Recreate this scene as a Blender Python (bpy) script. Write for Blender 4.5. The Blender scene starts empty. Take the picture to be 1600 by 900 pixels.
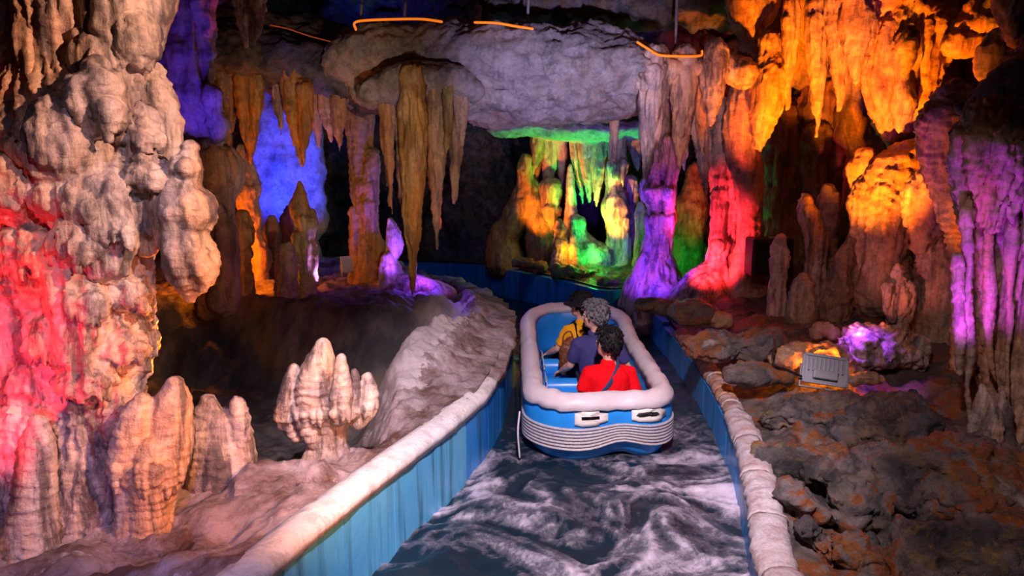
import bpy, bmesh, math, random
import numpy as np
from mathutils import Vector, Matrix
from mathutils.bvhtree import BVHTree

# ------------------------------------------------------------------ camera
CAM_H, PITCH, FPX = 2.5, math.radians(9.9), 1150.0
scene = bpy.context.scene
COL = scene.collection
cam = bpy.data.cameras.new('camera'); cam_o = bpy.data.objects.new('camera', cam); COL.objects.link(cam_o)
cam.sensor_width = 36.0; cam.lens = FPX / 1600 * 36.0; cam.clip_start = 0.05
cam_o.location = (0, 0, CAM_H); cam_o.rotation_euler = (math.pi/2 - PITCH, 0, 0)
scene.camera = cam_o
# ------------------------------------------------------------------ world, exposure
w = bpy.data.worlds.new('world'); scene.world = w; w.use_nodes = True
w.node_tree.nodes['Background'].inputs[0].default_value = (0.13, 0.09, 0.26, 1)
w.node_tree.nodes['Background'].inputs[1].default_value = 0.07
vs = scene.view_settings
vs.view_transform = 'Standard'; vs.look = 'None'; vs.gamma = 1.0; vs.use_curve_mapping = False
vs.exposure = 0.0

CP, SP = math.cos(PITCH), math.sin(PITCH)
def ray(px, py):
    u = (px-800)/FPX; v = (450-py)/FPX
    return u, CP + v*SP, -SP + v*CP
def P(px, py, D):                       # a point at ground distance D from the viewer
    x, y, z = ray(px, py); t = D/y
    return np.array((x*t, D, CAM_H + z*t))
def G(px, py, z):                       # a point at height z
    x, y, dz = ray(px, py); t = (z-CAM_H)/dz
    return np.array((x*t, y*t, z))
def px2m(px, py, D):                    # metres for one pixel there
    return D/ray(px, py)[1]/FPX

# ------------------------------------------------------------------ lamps of the show cave, plus added key and fill spots
def spot(name, loc, target, color, watts, angle=60, blend=0.6, size=0.08):
    l = bpy.data.lights.new(name, 'SPOT'); o = bpy.data.objects.new(name, l); COL.objects.link(o)
    l.color = color; l.energy = watts; l.spot_size = math.radians(angle); l.spot_blend = blend; l.shadow_soft_size = size
    o.location = tuple(loc)
    o.rotation_euler = (Vector(tuple(target))-Vector(tuple(loc))).to_track_quat('-Z', 'Y').to_euler()
    return o
def lamp(name, loc, color, watts, size=0.08):
    l = bpy.data.lights.new(name, 'POINT'); o = bpy.data.objects.new(name, l); COL.objects.link(o)
    l.color = color; l.energy = watts; l.shadow_soft_size = size; o.location = tuple(loc); return o
ORANGE=(1,.20,.003); RED=(1,.03,.06); PURPLE=(.30,.08,1); MAGENTA=(.75,.1,1); BLUE=(.015,.05,1); GREEN=(.01,1,.08); YELLOW=(1,.42,.01); WARM=(1,.52,.36); PINKW=(1,.76,.86); COOL=(.62,.62,1)
#LIGHTS_BEGIN
# key and fill spots added near the viewer, no fixtures in sight
spot('key_spot_left', (2.3, 1.9, 4.2), P(190,340,4.2), WARM, 1550, 40, .7, .06)
spot('fill_spot_amber', (.1, 2.5, 1.7), P(385,640,4.4), (1,.30,.06), 270, 56, .7, .06)  # added to tint the foreground stalagmites orange
spot('key_spot_boat', (.2, 1.0, 5.0), (0.30, 5.3, .3), PINKW, 2300, 46, .7, .08)
spot('fill_spot_beam', (1.3, 4.2, 1.7), P(890,112,9.0), (.76,.60,1), 900, 38, .9, .10)
spot('fill_spot_arch', (.9, 3.2, 2.2), P(1075,170,9.0), (1,.5,.58), 560, 18, .8, .1)
spot('fill_spot_hanging', (-.4, 3.6, 1.5), P(540,235,9.0), (1,.62,.42), 420, 38, .8, .1)
spot('fill_spot_mound', (-.3, 1.0, 4.6), P(300,760,4.0), (.92,.68,.95), 300, 52, .8, .06)
spot('fill_spot_violet', (-1.2, 1.3, 1.6), P(140,760,4.0), (.45,.28,1), 80, 60, .8, .06)  # added purple fill, low over the left ground
# colour floods on the left
spot('lamp_red_column', (-2.95, 2.3, .85), P(15,500,4.0), (1,.035,.06), 400, 58, .9, .08)
spot('lamp_orange_left', P(330,560,5.0), P(250,440,4.3), ORANGE, 110, 70, .7, .1)
spot('lamp_blue', P(410,415,10.7), P(425,260,12.2), BLUE, 560, 56, .6, .1)
spot('lamp_blue_side', P(500,415,10.7), P(460,260,12.2), BLUE, 420, 56, .6, .1)
lamp('fill_lamp_far', P(770,250,11.6), (.35,.5,1), 16, .2)  # faint cool fill added to lift the back wall
spot('lamp_indigo', P(300,260,6.6), P(300,90,7.6), (.08,.03,1), 60, 70, .6, .1)
lamp('lamp_amber_shelf', P(428,432,10.1), YELLOW, 75, .05)
lamp('lamp_orange_shelf', P(345,400,8.9), ORANGE, 60, .05)
spot('lamp_purple_left', P(640,446,8.7), P(580,320,9.8), (.18,.04,1), 150, 60, .6, .06)
lamp('lamp_purple_left_base', P(668,425,9.1), (.20,.04,1), 11, .05)
spot('lamp_red_stalactite', P(790,440,9.4), P(683,330,8.7), RED, 260, 16, .5, .05)
spot('lamp_violet_stalactites', P(500,440,8.9), P(440,190,9.5), (.45,.18,1), 150, 46, .6, .06)
# niche at the far end
spot('lamp_green_up', P(925,395,12.7), P(905,205,13.3), GREEN, 300, 80, .5, .08)
lamp('lamp_green_low', P(930,392,12.7), GREEN, 9, .06)
lamp('lamp_green_side', P(1062,405,11.3), GREEN, 16, .06)
spot('lamp_yellow_niche', P(945,405,12.2), P(968,300,13.3), (1,.34,.008), 300, 46, .6, .06)
lamp('lamp_yellow_low', P(888,390,12.6), YELLOW, 7, .05)
spot('lamp_orange_niche', P(830,400,12.5), P(870,270,13.8), ORANGE, 300, 60, .6, .06)
# columns on the right
spot('lamp_purple_column', P(985,460,9.0), P(1026,380,10.5), (.17,.035,1), 300, 66, .6, .06)
spot('lamp_purple_column_top', P(1045,440,9.3), P(1037,210,10.5), (.5,.06,1), 80, 40, .6, .06)
spot('lamp_red_right', P(1068,455,8.9), P(1130,365,9.9), RED, 560, 66, .6, .06)
spot('lamp_red_right_top', P(1140,330,8.6), P(1190,190,9.3), (1,.08,.05), 70, 44, .7, .06)
spot('lamp_orange_top', P(1215,440,7.6), P(1178,70,9.4), ORANGE, 900, 38, .7, .08)
spot('lamp_orange_flood', P(1275,535,6.55), P(1375,50,8.7), ORANGE, 3400, 52, .8, .08)
spot('fill_spot_step', P(1370,575,6.2), P(1488,250,6.6), ORANGE, 110, 40, .7, .08)  # separate weak spot added to brighten the pot and tall step
lamp('lamp_amber_flood', P(1292,568,6.26), (1,.22,.004), 14, .05)
spot('lamp_magenta_right', P(1500,600,4.5), P(1562,340,5.4), (.55,.06,1), 110, 66, .6, .08)
spot('lamp_purple_ground', P(1330,440,6.6), P(1345,560,6.6), (.40,.06,1), 60, 66, .8, .06)
spot('lamp_pink_figure', P(1330,520,6.6), P(1405,440,7.4), (1,.22,.22), 36, 60, .6, .06)
spot('lamp_ledge', (1.6, 5.0, 3.6), P(1270,400,8.5), (1,.36,.34), 45, 36, .8, .08)
spot('lamp_right_bank', (0.2, 1.2, 4.6), (2.3, 4.8, .4), (1,.66,.68), 460, 54, .9, .08)
#LIGHTS_END

# ------------------------------------------------------------------ noise
_rng = np.random.RandomState(7)
_perm = np.concatenate([_rng.permutation(256)]*3)
_grad = _rng.normal(size=(256, 3)); _grad /= np.linalg.norm(_grad, axis=1)[:, None]
def perlin(p):
    p = np.asarray(p, dtype=np.float64)
    i = np.floor(p).astype(np.int64); f = p - i; i &= 255
    u = f*f*f*(f*(f*6-15)+10)
    out = 0
    for dx in (0, 1):
        for dy in (0, 1):
            for dz in (0, 1):
                h = _perm[_perm[_perm[i[:, 0]+dx] + i[:, 1]+dy] + i[:, 2]+dz] & 255
                g = _grad[h]
                d = g[:, 0]*(f[:, 0]-dx) + g[:, 1]*(f[:, 1]-dy) + g[:, 2]*(f[:, 2]-dz)
                wt = (u[:, 0] if dx else 1-u[:, 0])*(u[:, 1] if dy else 1-u[:, 1])*(u[:, 2] if dz else 1-u[:, 2])
                out = out + wt*d
    return out*1.6
def fbm(p, octs=3):
    p = np.asarray(p, float); r = 0; a = 1
    for k in range(octs):
        r = r + a*perlin(p*(2.03**k) + 17.3*k); a *= .5
    return r
def sstep(a, b, x):
    t = np.clip((x-a)/(b-a), 0, 1); return t*t*(3-2*t)

# ------------------------------------------------------------------ materials
def new_mat(name):
    m = bpy.data.materials.new(name); m.use_nodes = True
    nt = m.node_tree; b = nt.nodes['Principled BSDF']; return m, nt, b
def node(nt, t, **kw):
    n = nt.nodes.new(t)
    for k, v in kw.items():
        if k.startswith('i_'):
            key = k[2:]; key = int(key) if key.isdigit() else key.replace('_', ' ')
            n.inputs[key].default_value = v
        else: setattr(n, k, v)
    return n
def coords(nt, scale=(1, 1, 1)):
    g = node(nt, 'ShaderNodeNewGeometry'); mp = node(nt, 'ShaderNodeMapping')
    mp.inputs['Scale'].default_value = scale; nt.links.new(g.outputs['Position'], mp.inputs['Vector'])
    return mp.outputs[0]
def noise(nt, scale, vec, detail=5, rough=.6, dist=0):
    n = node(nt, 'ShaderNodeTexNoise'); n.inputs['Scale'].default_value = scale; n.inputs['Detail'].default_value = detail
    n.inputs['Roughness'].default_value = rough; n.inputs['Distortion'].default_value = dist
    nt.links.new(vec, n.inputs['Vector']); return n.outputs[0]
def ramp(nt, fac, stops):
    r = node(nt, 'ShaderNodeValToRGB'); e = r.color_ramp.elements
    while len(e) < len(stops): e.new(.5)
    for k, (p, c) in enumerate(stops):
        e[k].position = p; e[k].color = (*c, 1) if len(c) == 3 else c
    nt.links.new(fac, r.inputs[0]); return r.outputs[0]
def mixc(nt, fac, a, b, mode='MIX'):
    m = node(nt, 'ShaderNodeMix', data_type='RGBA', blend_type=mode)
    for s, k in ((fac, 0), (a, 6), (b, 7)):
        if isinstance(s, (int, float)): m.inputs[k].default_value = s
        elif isinstance(s, tuple): m.inputs[k].default_value = (*s, 1)
        else: nt.links.new(s, m.inputs[k])
    return m.outputs[2]
def bump(nt, b, hs):
    prev = None
    for h, st, d in hs:
        n = node(nt, 'ShaderNodeBump'); n.inputs['Strength'].default_value = st; n.inputs['Distance'].default_value = d
        nt.links.new(h, n.inputs['Height'])
        if prev: nt.links.new(prev, n.inputs['Normal'])
        prev = n.outputs[0]
    nt.links.new(prev, b.inputs['Normal'])

def rock_mat(name, light, dark, stain, stain_amt=.5, rough=.6, ripple=.6, fine=14.0, bstr=.5, vert=.16, tint=1.0):
    m, nt, b = new_mat(name)
    c = coords(nt); cv = coords(nt, (1, 1, vert)); ch = coords(nt, (2.0, 2.0, 6.5))
    base = mixc(nt, ramp(nt, noise(nt, 2.2, c, 6, .65), [(.35, (0, 0, 0)), (.65, (1, 1, 1))]), dark, light)
    base = mixc(nt, ramp(nt, noise(nt, 3.1, c, 5, .6, .8), [(.47, (0, 0, 0)), (.60, (.85*tint,)*3)]), base, tuple(v*k for v, k in zip(light, (.46, .44, .54))))
    base = mixc(nt, ramp(nt, noise(nt, 2.3, cv, 5, .6, .5), [(.48, (0, 0, 0)), (.60, (.8*tint,)*3)]), base, tuple(v*k for v, k in zip(light, (1.0, .64, .34))))
    col = mixc(nt, ramp(nt, noise(nt, 7.5, cv, 6, .7, .3), [(.53-.10*stain_amt, (0, 0, 0)), (.60, (stain_amt*1.15,)*3)]), base, stain)
    fine_n = noise(nt, fine*2, c, 8, .7)
    col = mixc(nt, .35, col, ramp(nt, fine_n, [(.3, (.15, .15, .15)), (.7, (.85, .85, .85))]), 'OVERLAY')
    nt.links.new(col, b.inputs['Base Color'])
    b.inputs['Roughness'].default_value = rough
    rip = noise(nt, 5.0, ch, 4, .6, .8)
    bump(nt, b, [(noise(nt, fine, c, 8, .7), bstr, .03), (noise(nt, 16, cv, 3, .6), bstr*.6, .03), (rip, ripple*.55, .02)])
    return m
def plain(name, col, rough=.5, var=.15, scale=30, metallic=0, bstr=.1, bdist=.004, spec=.5):
    m, nt, b = new_mat(name); c = coords(nt)
    n = noise(nt, scale, c, 5, .6)
    lo = tuple(max(0, k*(1-var)) for k in col); hi = tuple(min(1, k*(1+var)) for k in col)
    nt.links.new(ramp(nt, n, [(.3, lo), (.7, hi)]), b.inputs['Base Color'])
    b.inputs['Roughness'].default_value = rough; b.inputs['Metallic'].default_value = metallic
    b.inputs['Specular IOR Level'].default_value = spec
    bump(nt, b, [(n, bstr, bdist)]); return m

M = {}
M['cream'] = rock_mat('cream_flowstone', (.74, .63, .55), (.50, .38, .30), (.06, .05, .055), .75, .42, .7)
M['tan'] = rock_mat('tan_flowstone', (.60, .46, .33), (.42, .30, .20), (.08, .06, .05), .5, .55, .6)
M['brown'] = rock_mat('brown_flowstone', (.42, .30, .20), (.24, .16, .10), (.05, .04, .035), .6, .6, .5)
M['olive'] = rock_mat('olive_flowstone', (.42, .34, .14), (.24, .17, .08), (.05, .045, .035), .6, .6, .5)
M['ochre'] = rock_mat('ochre_flowstone', (.62, .36, .06), (.50, .36, .20), (.12, .09, .03), .5, .55, .4)
M['grey'] = rock_mat('grey_limestone', (.44, .43, .44), (.30, .29, .31), (.06, .06, .07), .42, .7, .35, 12, .6, .7, .35)
M['dark'] = rock_mat('dark_cave_rock', (.17, .165, .175), (.075, .075, .085), (.025, .025, .03), .7, .75, .3, 7, .8, .9)
# bank rock: brown with pale mineral patches
def bank_mat():
    m, nt, b = new_mat('bank_rock'); c = coords(nt)
    n1 = noise(nt, 2.6, c, 9, .72, .5); n2 = noise(nt, 5, c, 8, .75)
    base = mixc(nt, ramp(nt, n1, [(.40, (0, 0, 0)), (.60, (1, 1, 1))]), (.14, .075, .055), (.50, .42, .43))
    at = node(nt, 'ShaderNodeAttribute', attribute_name='pale')
    ad = node(nt, 'ShaderNodeMath', operation='MULTIPLY_ADD'); nt.links.new(n2, ad.inputs[0]); ad.inputs[1].default_value = 1.3
    nt.links.new(at.outputs['Fac'], ad.inputs[2])
    col = mixc(nt, ramp(nt, ad.outputs[0], [(.95, (0, 0, 0)), (1.25, (1, 1, 1))]), base, (.62, .56, .56))
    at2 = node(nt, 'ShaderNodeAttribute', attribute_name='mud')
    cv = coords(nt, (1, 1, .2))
    pit_shade_col = ramp(nt, noise(nt, 3, cv, 6, .65), [(.4, (.06, .06, .068)), (.55, (.15, .135, .125)), (.70, (.24, .16, .04))])  # shade of the hollow put into the rock colour, with brown olive streaks
    col = mixc(nt, at2.outputs['Fac'], col, pit_shade_col)
    nt.links.new(col, b.inputs['Base Color']); b.inputs['Roughness'].default_value = .6
    bump(nt, b, [(noise(nt, 18, c, 8, .72), .7, .03), (n2, .6, .06)]); return m
M['bank'] = bank_mat()
def wet_mat(name='wet_rock', moss=.5):
    m, nt, b = new_mat(name); c = coords(nt)
    n1 = noise(nt, 1.9, c, 6, .65, .6); n2 = noise(nt, 4.2, c, 8, .75, .5); n3 = noise(nt, 2.9, c, 7, .7, .8)
    base = ramp(nt, n1, [(.30, (.02, .02, .022)), (.44, (.09, .085, .085)), (.52, (.20, .17, .165)), (.56, (.30, .085, .015)), (.63, (.14, .10, .08)), (.70, (.38, .33, .30))])
    col = mixc(nt, ramp(nt, n2, [(.52, (0, 0, 0)), (.68, (moss,)*3)]), base, (.30, .20, .04))
    col = mixc(nt, ramp(nt, n3, [(.57, (0, 0, 0)), (.66, (.8,)*3)]), col, (.03, .03, .033))
    nt.links.new(col, b.inputs['Base Color'])
    nt.links.new(ramp(nt, n2, [(.3, (.12,)*3), (.7, (.5,)*3)]), b.inputs['Roughness'])
    bump(nt, b, [(noise(nt, 16, c, 8, .72), .7, .03), (n2, .8, .08)]); return m
M['wet'] = wet_mat()
M['mossy'] = wet_mat('mossy_rock', .9)
def paint_mat(name, c1, c2, streak):
    m, nt, b = new_mat(name); cv = coords(nt, (1, 1, .07)); c = coords(nt)
    col = mixc(nt, ramp(nt, noise(nt, 1.2, c, 4, .6), [(.35, (0, 0, 0)), (.65, (1, 1, 1))]), c1, c2)
    col = mixc(nt, ramp(nt, noise(nt, 9, cv, 5, .65), [(.50, (0, 0, 0)), (.66, (.8,)*3)]), col, streak)
    nt.links.new(col, b.inputs['Base Color']); b.inputs['Roughness'].default_value = .35
    bump(nt, b, [(noise(nt, 22, c, 6, .6), .25, .01)]); return m
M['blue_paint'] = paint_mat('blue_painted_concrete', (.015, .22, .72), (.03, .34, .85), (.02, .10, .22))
M['lit_blue_paint'] = paint_mat('lit_blue_painted_concrete', (.10, .50, .86), (.16, .60, .90), (.05, .18, .28))  # same blue paint, with the light on the near panels put into its colour
M['coping'] = rock_mat('whitewashed_concrete', (.88, .88, .88), (.80, .78, .76), (.30, .26, .24), .3, .6, .2, 22, .5, .16, .12)
M['coping_grey'] = rock_mat('dirty_white_coping', (.56, .53, .57), (.44, .40, .42), (.26, .09, .06), .35, .6, .3, 22, .5, .16, .15)
M['coping_red'] = rock_mat('weathered_white_coping', (.60, .55, .52), (.48, .36, .32), (.30, .07, .04), .7, .6, .4, 22, .6)
M['raft_blue'] = plain('raft_blue_vinyl', (.018, .28, .80), .32, .1, 6, 0, .08, .01)
M['raft_white'] = plain('raft_white_vinyl', (.68, .62, .66), .42, .1, 7, 0, .3, .02)
M['raft_pale'] = plain('raft_pale_patch', (.80, .80, .74), .5, .05, 9)
M['raft_grey'] = plain('raft_grey_rubber', (.44, .42, .44), .5, .25, 40, 0, .2, .004)
M['black'] = plain('black_rubber', (.012, .012, .014), .5, .3, 30)
M['steel'] = plain('grey_steel', (.40, .42, .46), .4, .1, 40, .3)
M['aluminium'] = plain('cast_aluminium', (.44, .50, .56), .45, .1, 60, .2)
M['skin'] = plain('skin', (.62, .36, .26), .5, .08, 40, 0, .05, .002)
M['red_cloth'] = plain('red_cotton', (.80, .005, .012), .85, .08, 80, 0, .2, .004, .1)
M['navy_cloth'] = plain('navy_cotton', (.045, .045, .16), .85, .3, 160, 0, .2, .003, .2)
M['yellow_cloth'] = plain('yellow_cotton', (.80, .36, .01), .85, .08, 80, 0, .2, .004, .1)
M['black_cloth'] = plain('black_cloth', (.012, .011, .014), .85, .3, 80, 0, .2, .004, .2)
M['jean'] = plain('dark_trousers', (.03, .035, .06), .9, .3, 120, 0, .2, .003, .2)
M['strap'] = plain('blue_webbing', (.02, .05, .14), .8, .2, 200, 0, .2, .002)
M['hair_black'] = plain('black_hair', (.008, .007, .009), .6, .4, 90, 0, .6, .006, .3)
def hair_grey():
    m, nt, b = new_mat('grey_hair'); cv = coords(nt, (1, 1, .4))
    n = noise(nt, 190, cv, 3, .6)
    nt.links.new(ramp(nt, n, [(.38, (.03, .03, .035)), (.66, (.26, .26, .29))]), b.inputs['Base Color'])
    b.inputs['Roughness'].default_value = .4; bump(nt, b, [(n, .6, .006)]); return m
M['hair_grey'] = hair_grey()
M['bag'] = plain('brown_leather', (.16, .05, .015), .5, .4, 30, 0, .6, .01)
M['eye_white'] = plain('eye_white', (.8, .78, .75), .3, .02)
M['lip'] = plain('lip', (.45, .16, .14), .5, .05)
M['cable_orange'] = plain('orange_cable', (.85, .28, .02), .5, .1)
def emit_mat(name, col, s):
    m, nt, b = new_mat(name); b.inputs['Base Color'].default_value = (*col, 1)
    b.inputs['Emission Color'].default_value = (*col, 1); b.inputs['Emission Strength'].default_value = s; return m
M['led_orange'] = emit_mat('orange_light_hose', (1, .22, .01), .8)
M['led_green'] = emit_mat('green_led', (.02, 1, .1), 4)
M['lens_amber'] = emit_mat('amber_lens', (1, .35, .03), 6)
def glass_mat():
    m, nt, b = new_mat('lens_glass'); b.inputs['Base Color'].default_value = (.5, .6, .7, 1); b.inputs['Roughness'].default_value = .1; return m
def water_mat():
    m, nt, b = new_mat('rushing_water'); c = coords(nt)
    at = node(nt, 'ShaderNodeAttribute', attribute_name='foam')
    n = noise(nt, 4.2, c, 10, .72, 1.2); n2 = noise(nt, 13, c, 12, .82, .7)
    a1 = node(nt, 'ShaderNodeMath', operation='MULTIPLY_ADD'); nt.links.new(n, a1.inputs[0]); a1.inputs[1].default_value = .9; nt.links.new(at.outputs['Fac'], a1.inputs[2])
    a2 = node(nt, 'ShaderNodeMath', operation='MULTIPLY_ADD'); nt.links.new(n2, a2.inputs[0]); a2.inputs[1].default_value = .75; nt.links.new(a1.outputs[0], a2.inputs[2])
    f = ramp(nt, a2.outputs[0], [(.72, (0, 0, 0)), (.98, (.45,)*3), (1.0, (1,)*3)])
    dv = node(nt, 'ShaderNodeMath', operation='MULTIPLY'); nt.links.new(a2.outputs[0], dv.inputs[0]); dv.inputs[1].default_value = .6
    f = ramp(nt, dv.outputs[0], [(.50, (0, 0, 0)), (.63, (.16,)*3), (.75, (.60,)*3), (.88, (1,)*3)])
    nt.links.new(mixc(nt, f, (.008, .020, .034), (.66, .62, .74)), b.inputs['Base Color'])
    nt.links.new(ramp(nt, f, [(0, (.06,)*3), (.5, (.6,)*3)]), b.inputs['Roughness'])
    bump(nt, b, [(n2, .3, .015), (n, .3, .03)]); return m
M['water'] = water_mat()

# ------------------------------------------------------------------ mesh helpers
class MB:
    def __init__(s): s.v = []; s.f = []; s.n = 0
    def add(s, v, f):
        v = np.asarray(v, float).reshape(-1, 3)
        s.v.append(v); s.f.extend([tuple(int(i)+s.n for i in q) for q in f]); s.n += len(v); return s
    def verts(s): return np.concatenate(s.v) if s.v else np.zeros((0, 3))
    def box(s, lo, hi, rot=None, org=None):
        x0, y0, z0 = lo; x1, y1, z1 = hi
        v = np.array([(x0,y0,z0),(x1,y0,z0),(x1,y1,z0),(x0,y1,z0),(x0,y0,z1),(x1,y0,z1),(x1,y1,z1),(x0,y1,z1)], float)
        if rot is not None: v = v @ np.array(rot.to_3x3()).T
        if org is not None: v = v + np.array(org)
        return s.add(v, [(0,3,2,1),(4,5,6,7),(0,1,5,4),(1,2,6,5),(2,3,7,6),(3,0,4,7)])
    def tube(s, path, ra, rb=None, ref=(0, 1, 0), seg=14, dome=True):
        path = np.asarray(path, float); n = len(path)
        ra = np.full(n, ra, float) if np.isscalar(ra) else np.asarray(ra, float)
        rb = ra if rb is None else (np.full(n, rb, float) if np.isscalar(rb) else np.asarray(rb, float))
        t = np.gradient(path, axis=0); t /= np.linalg.norm(t, axis=1)[:, None]+1e-12
        pts, A, B, T = list(path), list(ra), list(rb), list(t)
        if dome:
            for end in (0, -1):
                c, a, b2, d = path[end], ra[end], rb[end], t[end]*(1 if end else -1)
                ex = [(c + d*min(a, b2)*math.sin(q), a*math.cos(q), b2*math.cos(q), t[end]) for q in (.5, .95, 1.3)]
                for e in ex:
                    if end: pts.append(e[0]); A.append(e[1]); B.append(e[2]); T.append(e[3])
                    else: pts.insert(0, e[0]); A.insert(0, e[1]); B.insert(0, e[2]); T.insert(0, e[3])
        ref = np.asarray(ref, float); ang = np.linspace(0, 2*math.pi, seg, endpoint=False)
        V = []
        for c, a, b2, tt in zip(pts, A, B, T):
            sd = np.cross(tt, ref); l = np.linalg.norm(sd)
            if l < 1e-4: sd = np.cross(tt, (1, 0, 0)); l = np.linalg.norm(sd)
            sd /= l; ot = np.cross(sd, tt)
            V.append(c + a*np.cos(ang)[:, None]*sd + b2*np.sin(ang)[:, None]*ot)
        m = len(V); F = []
        for i in range(m-1):
            for j in range(seg):
                k = (j+1) % seg; F.append((i*seg+j, i*seg+k, (i+1)*seg+k, (i+1)*seg+j))
        F.append(tuple(range(seg-1, -1, -1))); F.append(tuple((m-1)*seg+j for j in range(seg)))
        return s.add(np.concatenate(V), F)
    def ellipsoid(s, c, r, nu=16, nv=10, rot=None):
        V = []; F = []
        for i in range(nv+1):
            th = math.pi*i/nv
            for j in range(nu):
                ph = 2*math.pi*j/nu
                V.append((math.sin(th)*math.cos(ph)*r[0], math.sin(th)*math.sin(ph)*r[1], math.cos(th)*r[2]))
        for i in range(nv):
            for j in range(nu):
                k = (j+1) % nu; F.append((i*nu+j, (i+1)*nu+j, (i+1)*nu+k, i*nu+k))
        V = np.array(V)
        if rot is not None: V = V @ np.array(rot.to_3x3()).T
        return s.add(V+np.array(c), F)
    def sweep(s, path, profs, closed=True):         # profs: list of Kx3 rings already placed
        m = len(path); K = len(path[0]); F = []
        for i in range(m if closed else m-1):
            i2 = (i+1) % m
            for j in range(K):
                k = (j+1) % K; F.append((i*K+j, i2*K+j, i2*K+k, i*K+k))
        if not closed and profs:
            F.append(tuple(range(K-1, -1, -1))); F.append(tuple((m-1)*K+j for j in range(K)))
        return s.add(np.concatenate(path), F)
    def mesh(s, name):
        me = bpy.data.meshes.new(name); me.from_pydata(s.verts().tolist(), [], s.f); me.update(); return me

def link(name, me, mat=None, parent=None, smooth=True):
    o = bpy.data.objects.new(name, me); COL.objects.link(o)
    if mat is not None and not me.materials: me.materials.append(M[mat] if isinstance(mat, str) else mat)
    if smooth: me.polygons.foreach_set('use_smooth', [True]*len(me.polygons))
    if parent is not None: o.parent = parent
    return o
def fix_normals(me):
    b = bmesh.new(); b.from_mesh(me); bmesh.ops.recalc_face_normals(b, faces=b.faces[:]); b.to_mesh(me); b.free()
def build(mb, name, mat, parent=None, smooth=True, base=None, bevel=0):
    me = mb.mesh(name); fix_normals(me)
    if base is not None:
        me.transform(Matrix.Translation(-Vector(tuple(base))))
    o = link(name, me, mat, parent, smooth)
    if base is not None: o.location = tuple(base)
    if bevel:
        md = o.modifiers.new('bevel', 'BEVEL'); md.width = bevel; md.segments = 2; md.limit_method = 'ANGLE'
    return o
def tag(o, label, cat, group=None, kind=None):
    if label: o['label'] = label
    if cat: o['category'] = cat
    if group: o['group'] = group
    if kind: o['kind'] = kind
    return o
def empty(name, loc, label, cat, group=None):
    o = bpy.data.objects.new(name, None); COL.objects.link(o); o.location = tuple(loc); o.empty_display_size = .1
    return tag(o, label, cat, group)
def remesh(mb, name, voxel, smooth_iter=0):
    me = mb.mesh(name); fix_normals(me)
    o = bpy.data.objects.new('tmp', me); COL.objects.link(o)
    md = o.modifiers.new('r', 'REMESH'); md.mode = 'VOXEL'; md.voxel_size = voxel; md.use_smooth_shade = True
    if smooth_iter:
        sm = o.modifiers.new('s', 'SMOOTH'); sm.iterations = smooth_iter; sm.factor = .5
    dg = bpy.context.evaluated_depsgraph_get(); dg.update()
    out = bpy.data.meshes.new_from_object(o.evaluated_get(dg))
    bpy.data.objects.remove(o); bpy.data.meshes.remove(me); out.name = name; return out
def get_co(me):
    a = np.empty(len(me.vertices)*3); me.vertices.foreach_get('co', a); return a.reshape(-1, 3)
def get_no(me):
    a = np.empty(len(me.vertices)*3); me.vertices.foreach_get('normal', a); return a.reshape(-1, 3)
def set_co(me, co):
    me.vertices.foreach_set('co', np.ascontiguousarray(co).ravel()); me.update()
def roughen(me, lump=.03, flute=.02, ripple=.012, k=3.0, kf=9.0, kr=22.0):
    co = get_co(me); no = get_no(me)
    d = lump*fbm(co*k, 3)
    if flute: d += flute*(.9 - 2.2*np.abs(fbm(co*np.array((kf, kf, kf*.12))+5, 2))) + flute*.5*fbm(co*np.array((kf*2.2, kf*2.2, kf*.3))+8, 2)
    if ripple:
        ph = co[:, 2]*kr*.42 + 1.6*fbm(co*np.array((2.2, 2.2, 1.2))+11, 2) + .5*fbm(co*8, 1); sw = ph-np.floor(ph)
        d += ripple*1.3*(1-sw)**1.5*np.clip(.55+fbm(co*2.1+31, 2), 0, 1.2)
        d += ripple*.6*fbm(co*np.array((16, 16, 26)), 2)
    set_co(me, co + no*d[:, None])
def catmull(p, sub=5):
    p = np.asarray(p, float)
    if len(p) == 2: return np.array([p[0]+(p[1]-p[0])*t for t in np.linspace(0, 1, sub+1)])
    q = np.vstack([2*p[0]-p[1], p, 2*p[-1]-p[-2]]); out = []
    for i in range(1, len(q)-2):
        for t in np.linspace(0, 1, sub, endpoint=False):
            a, b, c, d = q[i-1], q[i], q[i+1], q[i+2]
            out.append(.5*((2*b)+(-a+c)*t+(2*a-5*b+4*c-d)*t*t+(-a+3*b-3*c+d)*t**3))
    out.append(p[-1]); return np.array(out)

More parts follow.
